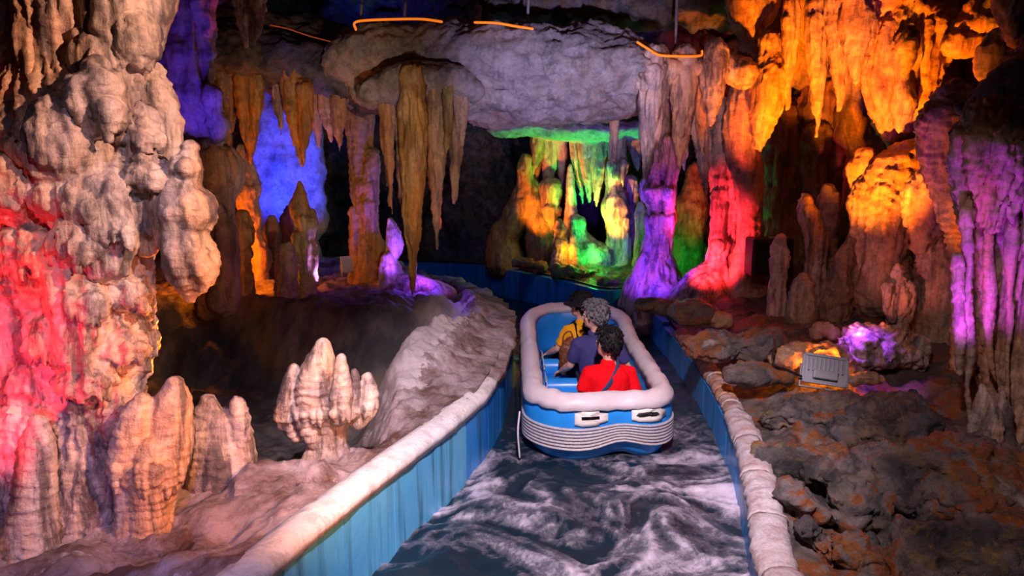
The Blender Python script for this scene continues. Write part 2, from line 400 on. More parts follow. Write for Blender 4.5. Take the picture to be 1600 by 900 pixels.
rnd = random.Random(3)
def lobe(mb, D, pts, dd=0.0, sq=1.0, seg=16):
    """pts: (px, py, half width px[, extra distance]) -> a rounded body of real size at distance D"""
    c = catmull([(p[0], p[1], p[2], (p[3] if len(p) > 3 else 0)) for p in pts])
    W = np.array([P(a, b, D+dd+e) for a, b, r, e in c])
    R = np.array([max(r, .6)*px2m(a, b, D+dd) for a, b, r, e in c])
    mb.tube(W, R, R*sq, seg=seg)
def teeth(mb, D, p0, p1, n, length, r, bulge=.1, dd=0.0, seed=1, bvh=None):
    rr = random.Random(seed)
    for i in range(n):
        t = (i+.5)/n + rr.uniform(-.2, .2)/n
        x = p0[0]+(p1[0]-p0[0])*t; y = p0[1]+(p1[1]-p0[1])*t; L = length*rr.uniform(.55, 1.25); w_ = r*rr.uniform(.7, 1.2)
        off = dd - bulge*math.sin(math.pi*t)
        if bvh is not None:
            hit = bvh.ray_cast(Vector((0, 0, CAM_H)), Vector(ray(x, y)))
            if hit[0] is None: continue
            off = hit[0].y - D - w_*.35*px2m(x, y, D)
        lobe(mb, D+off, [(x, y-L*.3, w_*1.1), (x, y+L*.3, w_*.8), (x+rr.uniform(-1, 1), y+L, w_*.25)], seg=8)
def bell(mb, D, cx, y0, y1, r, n=9, length=18):
    m = px2m(cx, y1, D); lobe(mb, D, [(cx, y0, r*.55), (cx, y0+(y1-y0)*.45, r*.86), (cx, y1, r), (cx, y1+4, r*.8), (cx, y1+12, r*.45)], sq=.85)
    rr = random.Random(int(cx*7+y1))
    for i in range(n):
        a = -1.45 + 2.9*(i+.5)/n; L = length*rr.uniform(.6, 1.3); w_ = r*1.25/n*rr.uniform(.8, 1.1)
        x = cx + r*.9*math.sin(a); dd = -r*.76*math.cos(a)*m
        lobe(mb, D+dd, [(x, y1-8, w_*1.15), (x, y1+L*.45, w_*.8), (x, y1+L, w_*.3)], seg=8)
def formation(name, label, cat, D, lobes, mat='tan', voxel=.03, parent=None, group=None, tooth=(), bells=(), lump=.03, flute=.02, ripple=.012, kf=9., kr=22., k=3., crag=0.):
    mb = MB()
    for L in lobes:
        if isinstance(L, dict): lobe(mb, D, L['p'], L.get('dd', 0), L.get('sq', 1))
        else: lobe(mb, D, L)
    for q in bells: bell(mb, D+q[4], *q[:4], *q[5:])
    if tooth:
        bv = BVHTree.FromPolygons([tuple(v) for v in mb.verts()], mb.f)
        for i, t in enumerate(tooth): teeth(mb, D, seed=i+3, bvh=bv, **t)
    me = remesh(mb, name, voxel); roughen(me, lump, flute, ripple, k=k, kf=kf, kr=kr)
    if crag:
        co = get_co(me); no = get_no(me); g1 = 1-np.abs(fbm(co*np.array((4, 4, 6))+21, 3)); st = np.round(fbm(co*3.1+5, 2)*4)/4
        set_co(me, co + no*(crag*(g1-.75) + crag*.8*st + crag*.25*fbm(co*14, 3))[:, None])
    co = get_co(me); lo = co[:, 2].min(); sel = co[co[:, 2] < lo+.1]
    base = Vector((sel[:, 0].mean(), sel[:, 1].mean(), lo))
    if parent is not None:
        off = Vector(parent.location); me.transform(Matrix.Translation(-off)); o = link(name, me, mat, parent)
    else:
        me.transform(Matrix.Translation(-base)); o = link(name, me, mat); o.location = base; tag(o, label, cat, group)
    return o
def stalactite(label, D, top, hw, tip, mat='tan', group=None, sides=3, seed=0, voxel=.022, name='stalactite', belly=.62, flute=.022, extra=()):
    """top=(px,py) tip=(px,py) hw=half width at the top in px"""
    rr = random.Random(seed*7+int(tip[0])); L = []
    tx, ty = top; ex, ey = tip; h = ey-ty
    L.append({'p': [(tx, ty-26, hw*.9), (tx, ty, hw), (tx+(ex-tx)*.3, ty+h*.3, hw*.86*belly/.62), (tx+(ex-tx)*.65, ty+h*.65, hw*.5*belly/.62), (tx+(ex-tx)*.9, ty+h*.9, hw*.2), (ex, ey, 1.0)], 'sq': .8})
    for i in range(sides):
        a = rr.uniform(-.75, .75); b = rr.uniform(.35, .8)
        L.append({'p': [(tx+a*hw, ty, hw*.45), (tx+a*hw*.8, ty+h*b*.5, hw*.34), (tx+(ex-tx)*b+a*hw*.55, ty+h*b, 1.2)], 'dd': -rr.uniform(.2, .8)*hw*px2m(tx, ty, D), 'sq': 1})
    L += list(extra)
    return formation(name, label, 'stalactite', D, L, mat, voxel, group=group, lump=.012, flute=flute, ripple=.006, kf=16)

# ================================================================== THE SETTING
def struct(o): o['kind'] = 'structure'; return o
# ---- plan of the channel
WT_L, WT_R = .60, .40
_lp = [G(x, y, WT_L) for x, y in [(300, 985), (395, 900), (500, 812), (600, 736), (700, 662), (757, 614), (786, 570), (800, 520), (803, 490), (764, 457), (704, 431)]]
_ly = [p[1] for p in _lp] + [12.1, 12.6]; _lx = [p[0] for p in _lp] + [-2.6, -8.0]
_ly = [1.0] + _ly; _lx = [_lx[0]-.55] + _lx
def xL(y): return np.interp(y, _ly, _lx)
_rc = [(1.36, 1.0), (1.38, 2.6)] + [tuple(G(x, y, WT_R)[:2]) for x, y in [(1193, 895), (1172, 785), (1143, 667), (1090, 570), (1040, 508), (992, 466)]] + [tuple(G(x, y, .55)[:2]) for x, y in [(940, 450), (880, 436), (800, 420), (720, 410)]] + [(-3.0, 14.4), (-5.2, 14.9), (-8.2, 15.2)]
RC = catmull(_rc, 8)
def grid_faces(a, b): return [(i*b+j, i*b+j+1, (i+1)*b+j+1, (i+1)*b+j) for i in range(a-1) for j in range(b-1)]

# ---- left bank
ny, nx = 420, 330
Y = np.linspace(1.2, 12.55, ny); S = np.linspace(0, 1, nx)**1.35
yy = np.repeat(Y, nx); ss = np.tile(S, ny); x0 = xL(yy); xx = x0 - .06 - ss*(x0+8.0)
pp = np.stack([xx, yy, np.zeros_like(xx)], 1)
d = x0-xx
def left_height(xx, yy, d):
    front = .50 + .10*fbm(np.stack([xx*1.5, yy*1.5, xx*0+3], 1), 3)
    front += .20*sstep(3.4, 2.4, yy)*0
    edge = sstep(.05, .8, d)
    h_front = .60*(1-edge) + front*edge
    # ridge behind, beside the channel
    ridge = .62 + .34*np.exp(-((d-1.0)/.55)**2)*sstep(5.0, 6.6, yy) + .12*sstep(6, 9, yy)*sstep(.1, .8, d)
    pit_edge_r = -1.15 + .10*(yy-5.0) + .16*np.sin(yy*1.7)
    pit = sstep(pit_edge_r+.28, pit_edge_r-.28, xx)*sstep(4.75, 5.25, yy + .22*np.sin(xx*2.1) + .12*(xx+2.5))
    shelf = .88 + .05*fbm(np.stack([xx*1.2, yy*1.2, xx*0+8], 1), 3)
    cliff_y = 8.45 + .22*np.sin(xx*1.3+.6) + .25*perlin(np.stack([xx*1.1, xx*0, xx*0+2], 1))
    back = sstep(cliff_y-.75, cliff_y+.05, yy)
    base = np.where(yy < 5.4, h_front, 0)
    a = sstep(4.9, 6.2, yy)
    hh = h_front*(1-a) + ridge*a
    pitfloor = .02 + .08*fbm(np.stack([xx*2, yy*2, xx*0+4], 1), 3)
    hh = hh*(1-pit) + pitfloor*pit
    sb = back*sstep(.35, 1.0, d)
    hh = hh*(1-sb) + np.maximum(shelf, 0)*sb
    return hh
zz = left_height(xx, yy, d)
nz = fbm(np.stack([xx*2.3, yy*2.3, zz*2.3], 1), 5)
zz += .075*nz*sstep(.0, .5, d) + .03*fbm(np.stack([xx*9, yy*9, zz*9], 1), 2)*sstep(.0, .3, d)
zz -= .25*sstep(11.6, 12.5, yy)*0
pp[:, 2] = zz
pale = .58*np.exp(-((d-.85)/.40)**2)*sstep(5.0, 6.2, yy)*sstep(10.2, 8.6, yy) + .16*sstep(5.4, 4.6, yy)
mb = MB().add(pp, grid_faces(ny, nx)); me = mb.mesh('rock_bank')
at = me.attributes.new('pale', 'FLOAT', 'POINT'); at.data.foreach_set('value', pale.astype(np.float32))
mud = sstep(-.9, -1.5, xx-.10*(yy-5.0))*sstep(4.7, 5.3, yy)*sstep(9.2, 8.5, yy)  # mask of the hollow where shade is painted into the rock
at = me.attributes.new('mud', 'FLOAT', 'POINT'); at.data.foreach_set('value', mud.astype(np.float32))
fix_normals(me)
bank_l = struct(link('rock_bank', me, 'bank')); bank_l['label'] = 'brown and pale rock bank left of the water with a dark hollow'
def left_z(x, y):
    a = np.array([x]); b = np.array([y]); dd_ = xL(b)-a
    return float(left_height(a, b, dd_)[0])

# ---- left channel wall: painted panels and a whitewashed coping
ycoords = [1.2]
yl = np.linspace(1.2, 12.5, 400); xl = xL(yl)
k_ = np.ones(9)/9; xs = np.convolve(np.pad(xl, 4, 'edge'), k_, 'valid')
arc = np.concatenate([[0], np.cumsum(np.hypot(np.diff(xs), np.diff(yl)))])
wall_l = empty('channel_wall', (0, 0, 0), 'blue painted wall of the channel on the left bank', 'wall'); wall_l['kind'] = 'structure'; del wall_l['category']
npan = int(arc[-1]/.55); edges = np.linspace(0, arc[-1], npan+1)
def at_arc(a, X, Yv, arcv): return np.interp(a, arcv, X), np.interp(a, arcv, Yv)
def wall_strip(mb, X, Yv, arcv, a0, a1, prof, sgn=1, n=6):
    rings = []
    for a in np.linspace(a0, a1, n):
        x, y = at_arc(a, X, Yv, arcv); xb, yb = at_arc(a+.02, X, Yv, arcv); xa, ya = at_arc(a-.02, X, Yv, arcv)
        tx, ty = xb-xa, yb-ya; l = math.hypot(tx, ty) + 1e-9; nx_, ny_ = ty/l*sgn, -tx/l*sgn       # towards the water
        rings.append(np.array([(x+nx_*u, y+ny_*u, z) for u, z in prof]))
    mb.sweep(rings, True, closed=False)
for i in range(npan):
    mb = MB(); wall_strip(mb, xs, yl, arc, edges[i]+.004, edges[i+1]-.004, [(0, -.35), (.0, WT_L-.10), (-.012, WT_L-.09), (-.10, WT_L-.09), (-.10, -.35)])
    build(mb, 'panel', 'lit_blue_paint' if yl[np.searchsorted(arc, edges[i])] < 5.2 else 'blue_paint', wall_l, smooth=False)
ce = arc[np.searchsorted(yl, 6.25)]
mb = MB(); wall_strip(mb, xs, yl, arc, 0.0, ce, [(.02, WT_L-.085), (.028, WT_L-.02), (-.02, WT_L+.012), (-.10, WT_L+.022), (-.17, WT_L+.0), (-.22, WT_L-.09)], n=150)
co = mb.v[0]; q = fbm(co*np.array((7, 7, 7)), 3); co[:, 2] += .010*q; co[:, 0] += .012*q
build(mb, 'coping', 'coping', wall_l)
mb = MB(); wall_strip(mb, xs, yl, arc, ce, arc[-1]-.05, [(.02, WT_L-.10), (.02, WT_L-.01), (-.08, WT_L+.03), (-.22, WT_L+.02), (-.26, WT_L-.1)], n=220)
co = mb.v[0]; q = fbm(co*5, 4); co[:, 2] += .05*q; co[:, 0] += .05*q
build(mb, 'rock_lip', 'bank', wall_l)

# ---- right and far channel wall
rarc = np.concatenate([[0], np.cumsum(np.hypot(np.diff(RC[:, 0]), np.diff(RC[:, 1])))])
def far_t(y): return sstep(8.5, 11, y)
wall_r = empty('channel_wall', (0, 0, 0), 'blue painted wall on the right of the channel curving left behind the raft', 'wall'); wall_r['kind'] = 'structure'; del wall_r['category']
npan = int(rarc[-1]/.6); edges = np.linspace(0, rarc[-1], npan+1)
for i in range(npan):
    yv = np.interp(edges[i], rarc, RC[:, 1]); top = WT_R + .17*float(far_t(yv))
    mb = MB(); wall_strip(mb, RC[:, 0], RC[:, 1], rarc, edges[i]+.004, edges[i+1]-.004, [(0, -.35), (.0, top-.06), (-.10, top-.05), (-.10, -.35)], sgn=-1)
    build(mb, 'panel', 'blue_paint', wall_r, smooth=False)
a = 0.0; k = 0; aend = rarc[np.argmin(abs(RC[:, 1]-8.9))]
while a < aend:
    yv = np.interp(a, rarc, RC[:, 1]); L = .62 if yv < 5.8 else .20; r = .095
    wid = 1.0 if yv < 5.8 else .78
    prof = [(math.cos(q)*r*wid*1.15-.085, WT_R-.01+math.sin(q)*r*.75) for q in np.linspace(0, 2*math.pi, 12, endpoint=False)]
    mb = MB(); wall_strip(mb, RC[:, 0], RC[:, 1], rarc, a, min(a+L-.012, aend), prof, sgn=-1, n=22 if L > .4 else 8)
    co = mb.v[0]; q = fbm(co*np.array((5, 16, 5)), 3); co[:, 2] += .016*q; co[:, 0] += .014*q
    build(mb, 'coping_segment', 'coping_grey' if yv < 5.8 else 'coping_red', wall_r); a += L; k += 1

# ---- right and far bank
ni, nj = 520, 170
sa = np.linspace(0, rarc[-1], ni); tt = np.linspace(0, 1, nj)**1.5*7.0
cx = np.interp(sa, rarc, RC[:, 0]); cy = np.interp(sa, rarc, RC[:, 1])
tx = np.gradient(cx); ty = np.gradient(cy)
for _ in range(6):
    tx = np.convolve(np.pad(tx, 8, 'edge'), np.ones(17)/17, 'valid'); ty = np.convolve(np.pad(ty, 8, 'edge'), np.ones(17)/17, 'valid')
l = np.hypot(tx, ty); nxv, nyv = ty/l, -tx/l
xx = (cx[:, None] + nxv[:, None]*(tt[None]+.10)).ravel(); yy = (cy[:, None] + nyv[:, None]*(tt[None]+.10)).ravel(); dd_ = np.tile(tt, ni)
def right_height(xx, yy, d):
    e = sstep(.05, .7, d)
    base = WT_R-.03 + .17*far_t(yy)
    rise = .12*sstep(4.6, 6.0, yy) + .22*sstep(6.0, 8.5, yy)*sstep(11.5, 9.5, yy) + .05*np.clip(d-1, 0, 3)*sstep(11, 9, yy)
    low = -.10*sstep(.1, .4, d)*sstep(5.4, 4.6, yy)
    return base + e*rise + low
zz = right_height(xx, yy, dd_)
q3 = np.stack([xx, yy, zz], 1)
rg = 1-np.abs(fbm(q3*np.array((1.3, 1.8, 1.5))+3, 3))
near = sstep(7.5, 5.5, yy)
zz += sstep(.0, .5, dd_)*((.26*(rg-.7))*near + .07*fbm(q3*2.2, 4)) + .03*fbm(q3*8, 3)*sstep(0, .3, dd_)
zz = np.minimum(zz, 3)
mb = MB().add(np.stack([xx, yy, zz], 1), grid_faces(ni, nj)); me = mb.mesh('rock_bank')
fix_normals(me)
bank_r = struct(link('rock_bank', me, 'wet')); bank_r['label'] = 'wet brown rock ledge right of the channel'
_rb = np.stack([xx, yy, zz], 1)
def right_z(x, y):
    i = np.argmin((_rb[:, 0]-x)**2 + (_rb[:, 1]-y)**2); return float(_rb[i, 2])

# ---- cave walls and ceiling
def rock_sheet(name, f, nu, nv, amp, kk, mat='dark', blocky=True):
    u, v = np.meshgrid(np.linspace(0, 1, nu), np.linspace(0, 1, nv), indexing='ij')
    p, n = f(u.ravel(), v.ravel())
    dsp = amp*(fbm(p*kk, 4)) 
    if blocky:
        b = fbm(p*kk*1.7+9, 2); dsp += amp*.9*np.round(b*3)/3 - amp*1.2*np.exp(-(fbm(p*kk*.9+4, 2)/.05)**2)
    p = p + n*dsp[:, None]
    me = MB().add(p, grid_faces(nu, nv)).mesh(name); fix_normals(me)
    return struct(link(name, me, mat))
rock_sheet('wall_back', lambda u, v: (np.stack([-8+15*u, 15.6-1.2*np.abs(u-.5)**2*4, -.6+6.6*v], 1), np.tile((0, -1., 0), (len(u), 1))), 240, 120, .30, .8)
rock_sheet('wall_left', lambda u, v: (np.stack([-6.3-1.0*np.sin(u*3), -1+16.5*u, -.6+6.6*v], 1), np.tile((1., 0, 0), (len(u), 1))), 220, 110, .30, .8)
rock_sheet('wall_right', lambda u, v: (np.stack([6.3-1.6*sstep(.45, .8, u), -1+16.5*u, -.6+6.6*v], 1), np.tile((-1., 0, 0), (len(u), 1))), 220, 110, .30, .8)
rock_sheet('ceiling', lambda u, v: (np.stack([-8+15*u, -1+17*v, 5.6+0*u], 1), np.tile((0, 0, -1.), (len(u), 1))), 220, 220, .38, .7)
# rock behind the landing closes the cave
rock_sheet('wall_behind', lambda u, v: (np.stack([-8+15*u, -1.0+0*u, -.6+6.6*v], 1), np.tile((0, 1., 0), (len(u), 1))), 80, 50, .2, .8)
# channel bed
me = MB().box((-8, 0, -.45), (3, 15.4, -.36)).mesh('floor'); struct(link('floor', me, 'dark', smooth=False))

# ---- water
ny, nx = 520, 190
Y = np.linspace(1.2, 15.2, ny); U = np.linspace(0, 1, nx)
mask_r = RC[:, 1]
def xR(y): 
    ry = np.maximum.accumulate(RC[:, 1] + np.arange(len(RC))*1e-6); return np.interp(y, ry, RC[:, 0])
xa = np.where(Y < 9.0, xL(Y)-.04, -8.0); xb = xR(Y)+.04
xx = (xa[:, None] + (xb-xa)[:, None]*U[None]).ravel(); yy = np.repeat(Y, nx)
q3 = np.stack([xx, yy, 0*xx], 1)
warp = np.stack([fbm(q3*1.1+2, 2), fbm(q3*1.1+7, 2), 0*xx], 1)*.35
r1 = 1-np.abs(fbm((q3+warp)*np.array((1.5, 2.6, 1))+1, 3)); r2 = 1-np.abs(fbm((q3+warp)*np.array((5, 7, 1))+4, 3))
near = sstep(6.6, 5.2, yy); wake = np.exp(-((xx-1.35)/.5)**2)*sstep(6.6, 5.0, yy)
amp = .25 + .75*near
sm = fbm((q3+warp)*np.array((1.3, 2.4, 1))+6, 2)
zz = amp*(.07*sm + .055*(r1-.72) + .012*(r2-.7)) + .009*fbm(q3*8, 3)
# keep the surface from bursting through the raft
inside = (np.abs(xx-.76) < .72) & (yy > 5.8) & (yy < 9.2)
zz = np.where(inside, np.minimum(zz, .0)-.02, zz)
mound = .10*np.exp(-((yy-4.95)/.33)**2)*sstep(-1.0, -.4, xx-xL(yy)-.9)*sstep(2.2, .6, xx); zz += mound
foam = (r1-.80)*.85*(.35+.65*near) + (r2-.74)*.30 + .22*fbm((q3+warp)*np.array((1.1, 1.6, 1))+13, 2) + .13*near + .15*wake - .30*(1-near)*sstep(6.0, 8.5, yy)
foam += .10*np.exp(-((xx-xL(yy))/.18)**2)*near + .5*np.clip(mound, 0, 1) + .18*np.exp(-((xx-1.65)/.2)**2)*sstep(8.6, 7, yy)
foam -= .26*np.exp(-(((xx+.45)/.55)**2+((yy-4.15)/.40)**2)) + .16*np.exp(-(((xx-.35)/.5)**2+((yy-5.55)/.22)**2))
mb = MB().add(np.stack([xx, yy, zz], 1), grid_faces(ny, nx)); me = mb.mesh('channel_water')
at = me.attributes.new('foam', 'FLOAT', 'POINT'); at.data.foreach_set('value', foam.astype(np.float32)); fix_normals(me)
water = link('channel_water', me, 'water'); tag(water, 'dark rushing water with white foam in the blue channel', 'water', kind='stuff')

# ================================================================== FORMATIONS, LEFT
D0 = 4.2
b0 = P(110, 860, D0)
colm = empty('rock_column', b0, 'huge lumpy cream flowstone column at the left edge, lit red and white', 'rock column')
trunk = [
 [(125,-70,100),(125,40,92),(120,120,95),(125,190,118),(130,240,138),(112,280,108),(102,330,118),(110,385,100),(118,430,114),(142,475,86),(138,530,102),(132,575,84),(112,630,112),(100,720,120),(95,820,150),(90,900,190)],
 {'p':[(232,118,20),(238,150,28),(240,200,38),(236,245,42),(225,275,40)],'dd':-.05},
 {'p':[(238,280,20),(236,320,34),(234,355,28),(232,380,14)],'dd':-.22},
 {'p':[(150,262,40),(200,268,44),(250,285,30),(275,300,22)],'dd':-.22},
 {'p':[(30,215,55),(28,250,60),(30,285,42)],'dd':-.25},
 {'p':[(30,290,62),(45,315,50),(75,345,20)],'dd':-.32},
 {'p':[(95,190,40),(95,240,50),(85,280,30)],'dd':-.4},
 {'p':[(120,285,40),(110,310,52),(112,345,30)],'dd':-.36},
 {'p':[(60,345,35),(52,385,56),(60,430,40),(85,470,30)],'dd':-.28},
 {'p':[(85,470,30),(75,520,42),(82,560,38),(60,600,40)],'dd':-.25},
 {'p':[(170,300,30),(172,350,40),(165,400,36)],'dd':-.38},
 {'p':[(185,390,40),(200,440,36),(195,475,34)],'dd':-.12},
 {'p':[(180,480,44),(196,520,40),(188,570,40),(175,610,36)],'dd':-.12},
 {'p':[(115,430,40),(125,500,40),(120,560,30)],'dd':-.38},
 {'p':[(180,-60,52),(185,60,46),(190,110,34),(200,150,20)],'dd':-.18},
 {'p':[(215,50,28),(212,75,30),(195,95,18)],'dd':-.25},
 {'p':[(110,-60,55),(110,20,55),(95,80,52)],'dd':-.05},
 {'p':[(155,95,40),(170,120,36),(190,150,24)],'dd':-.25},
 {'p':[(45,110,25),(30,150,45),(25,190,60)],'dd':.1},
 {'p':[(130,600,50),(150,660,60),(140,730,70),(150,800,80)],'dd':-.2},
]
tt_ = [dict(p0=(2,222),p1=(85,240),n=9,length=22,r=6,bulge=.05,dd=-.58),dict(p0=(5,300),p1=(75,345),n=8,length=30,r=7,bulge=.05,dd=-.58),
 dict(p0=(185,215),p1=(250,235),n=8,length=16,r=5,dd=-.42),dict(p0=(195,280),p1=(245,285),n=7,length=18,r=5,dd=-.40),
 dict(p0=(95,325),p1=(150,330),n=7,length=20,r=6,dd=-.58),dict(p0=(85,395),p1=(150,385),n=9,length=26,r=6,dd=-.46),
 dict(p0=(150,375),p1=(205,380),n=7,length=22,r=6,dd=-.52),dict(p0=(85,455),p1=(160,470),n=9,length=30,r=7,dd=-.46),
 dict(p0=(140,545),p1=(215,560),n=8,length=24,r=6,dd=-.44),dict(p0=(212,368),p1=(256,372),n=5,length=20,r=7,dd=-.25),dict(p0=(100,570),p1=(150,590),n=7,length=30,r=6,dd=-.5),
 dict(p0=(20,395),p1=(100,420),n=8,length=26,r=6,dd=-.55),dict(p0=(130,640),p1=(200,650),n=7,length=36,r=8,dd=-.42)]
formation('trunk', None, None, D0, trunk, 'cream', .014, parent=colm, bells=[(45,190,226,50,-.26,11,22),(35,262,296,52,-.34,11,26),(218,180,222,38,-.24,10,16),(224,252,284,36,-.30,9,16),(125,285,328,36,-.44,9,20),(178,318,370,36,-.42,9,20),(116,345,392,40,-.46,10,26),(60,355,404,50,-.36,11,26),(192,415,458,40,-.26,9,24),(120,435,476,42,-.42,10,30),(186,505,550,42,-.26,10,24),(82,500,545,42,-.36,9,28),(132,555,600,46,-.36,10,30),(182,610,652,42,-.26,9,30),(150,40,86,44,-.2,9,18)], lump=.022, flute=.020, ripple=.016, kr=26, kf=12)
o = formation('hanging_bulb', None, None, D0-.38, [[(152,108,22),(156,128,40),(150,150,44),(152,175,46),(148,198,32),(146,222,5)],{'p':[(130,180,18),(128,205,10),(126,224,3)],'dd':-.05},{'p':[(165,175,22),(168,200,10),(170,218,3)],'dd':-.1}], 'cream', .013, parent=colm, tooth=[dict(p0=(115,140),p1=(190,142),n=9,length=14,r=5,bulge=.14)], lump=.012, flute=.014, ripple=.010, kr=40)
o = formation('hanging_bulb', None, None, D0-.25, [[(46,30,16),(48,48,24),(50,68,28),(54,92,27),(58,112,13),(62,132,4)],{'p':[(45,85,12),(50,115,7),(53,132,3)],'dd':-.07},{'p':[(75,60,22),(85,90,20),(95,112,8)],'dd':.06}], 'cream', .013, parent=colm, lump=.012, flute=.016, ripple=.006)
o = formation('hanging_bulb', None, None, D0-.28, [[(300,232,9),(298,248,14),(292,262,22),(288,280,22),(286,300,34),(291,332,45),(290,360,36),(292,384,38),(301,410,39),(300,435,30),(297,456,13),(295,470,3)],{'p':[(262,285,18),(256,320,22),(252,355,14),(250,385,5)],'dd':-.02},{'p':[(275,395,22),(268,420,10),(270,442,3)],'dd':-.06},{'p':[(318,420,18),(318,440,9),(316,455,3)],'dd':-.06}], 'cream', .013, parent=colm, tooth=[dict(p0=(262,262),p1=(318,262),n=8,length=12,r=5,bulge=.10)], lump=.014, flute=.012, ripple=.010, kr=40)
o = formation('drip_curtain', None, None, D0-.1, [[(255,-60,26),(250,0,22),(238,70,14),(224,110,8),(217,142,3)],{'p':[(236,-40,16),(232,60,10),(222,120,3)],'dd':-.06}], 'cream', .013, parent=colm, lump=.01, flute=.016, ripple=.004)

formation('stalagmite_column', 'red lit knobbly column at the left edge behind the round finger stalagmite', 'rock column', 3.95,
 [[(5,415,18),(12,440,34),(16,490,38),(8,540,40),(-5,610,34),(-10,700,50),(-15,800,80),(-20,880,90)],{'p':[(-40,420,40),(-40,600,60),(-40,850,90)],'dd':.1}], 'cream', .018, lump=.02, ripple=.012)
formation('stalagmite', 'round topped finger stalagmite in the lower left corner, red to grey', 'stalagmite', 3.62,
 [[(60,662,15),(58,690,25),(56,740,29),(52,800,34),(46,870,48),(42,920,56)]], 'cream', .012, lump=.006, flute=.003, ripple=.008, kr=40)
formation('stalagmite', 'twin topped orange cream stalagmite with black drip stains, in front of the huge left column', 'stalagmite', 3.85,
 [[(271,602,16),(270,622,27),(266,660,33),(264,700,34),(250,745,34),(240,790,30),(236,830,32)],{'p':[(222,626,14),(215,650,25),(207,690,30),(200,728,30),(204,760,26),(210,800,30),(212,835,36)],'dd':-.07},{'p':[(238,700,22),(236,740,30),(232,790,26),(232,830,30)],'dd':-.10}], 'cream', .011,
 tooth=[dict(p0=(176,742),p1=(288,738),n=10,length=34,r=7,bulge=.16)], lump=.007, flute=.004, ripple=.009, kr=44)
formation('stalagmite', 'short blocky grey brown stalagmite with two knobs beside the dark hollow', 'stalagmite', 4.4,
 [[(345,672,34),(345,700,44),(345,740,50),(345,790,56)],{'p':[(326,632,14),(327,655,24),(328,700,30)],'dd':-.03},{'p':[(371,630,11),(373,652,15),(377,700,20),(384,775,24)],'dd':-.03}], 'cream', .012, lump=.008, flute=.006, ripple=.011, kr=36)
formation('stalagmite', 'cream crown shaped stalagmite with knobs on a narrow neck, beside the white coping', 'stalagmite', 4.75,
 [[(510,600,34),(510,635,44),(511,656,36),(512,676,30),(512,700,32),(512,728,50),(512,760,90)],{'p':[(504,540,12),(501,562,22),(494,595,29),(492,630,28),(498,655,20)],'dd':-.07},{'p':[(533,560,6),(534,585,11),(534,620,17),(530,650,16)],'dd':-.14},{'p':[(459,578,10),(456,600,16),(452,630,18),(446,655,16),(462,680,10)],'dd':-.02},
  {'p':[(574,592,9),(576,612,15),(572,636,18),(560,658,13)],'dd':.0},{'p':[(554,582,5),(554,612,9),(548,645,13)],'dd':-.05},{'p':[(474,640,18),(484,665,18),(496,690,14)],'dd':-.08}], 'cream', .011,
 tooth=[dict(p0=(448,655),p1=(585,642),n=12,length=15,r=5,bulge=.20)], lump=.007, flute=.005, ripple=.008, kr=40)
# mounds of flowstone in the foreground
formation('rock_mound', 'low smooth brown rock mound between the blocky stalagmite and the coping', 'rock', 4.25, [{'p':[(355,800,30),(400,775,44),(450,760,36),(500,745,26)],'sq':1.3}], 'bank', .018, lump=.03, flute=0, ripple=.01, crag=.04)
formation('rock_mound', 'pale ground mound under the twin topped stalagmite', 'rock', 3.8, [{'p':[(60,890,70),(160,868,60),(260,860,50),(330,872,40)],'sq':1.5}], 'bank', .018, lump=.04, flute=0, ripple=.01, crag=.05)

stalactite('pale double tipped stalactite hanging at the top edge left of the dark beam', 5.6, (392,-40), 26, (384,72), 'cream', seed=2, extra=[{'p':[(402,-40,16),(398,30,10),(396,66,2)],'dd':-.03}], voxel=.014, sides=2, belly=.75)
formation('flowstone', 'indigo lit flowstone mass behind the huge left column', 'flowstone', 7.6,
 [[(270,-60,40),(285,20,40),(290,100,36),(300,160,34),(322,195,22),(335,215,10)],{'p':[(312,-20,18),(318,20,16),(326,42,8)],'dd':-.1},{'p':[(262,80,26),(268,150,24),(262,210,16)],'dd':-.1},{'p':[(330,150,14),(340,190,14),(342,215,5)],'dd':-.1}], 'tan', .03, lump=.06, flute=.04, k=4)
formation('flowstone', 'orange lit mushroom cap of rock right of the hanging bulb', 'flowstone', 8.0,
 [[(330,216,12),(330,235,34),(335,265,42),(338,295,36),(335,318,18)],{'p':[(300,230,25),(300,290,30),(300,340,20)],'dd':.2}], 'tan', .025, tooth=[dict(p0=(302,305),p1=(368,300),n=9,length=30,r=6,bulge=.2)], lump=.02)
formation('drip_column', 'dark brown drip column under the orange lit cap', 'rock column', 8.15,
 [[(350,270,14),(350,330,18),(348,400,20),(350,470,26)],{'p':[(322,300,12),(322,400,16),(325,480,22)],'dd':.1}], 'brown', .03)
formation('drip_column', 'thin orange and yellow lit drip column before the blue wall', 'rock column', 9.6,
 [[(378,235,10),(384,262,14),(385,290,20),(386,315,16),(392,335,15),(396,358,10),(402,380,11),(407,402,16),(407,425,12),(404,450,16)]], 'tan', .022, tooth=[dict(p0=(368,300),p1=(402,300),n=6,length=16,r=4,bulge=.1),dict(p0=(380,345),p1=(405,345),n=5,length=12,r=3,bulge=.08)], lump=.015)
formation('stalagmite', 'dark olive tiered stalagmite standing left of the yellow lit one on the shelf', 'stalagmite', 8.75,
 [[(380,335,8),(379,352,14),(380,372,16),(378,382,12),(378,398,17),(376,412,14),(375,428,21),(374,448,22),(374,480,24)]], 'olive', .02, tooth=[dict(p0=(362,385),p1=(394,385),n=6,length=14,r=4,bulge=.1),dict(p0=(356,438),p1=(394,438),n=7,length=22,r=4,bulge=.12)], lump=.012)
formation('stalagmite', 'slim brown waisted stalagmite before the blue wall', 'stalagmite', 10.1,
 [[(424,345,8),(424,362,14),(425,378,12),(424,392,15),(424,410,9),(426,440,11),(426,460,14)]], 'brown', .022, lump=.012)
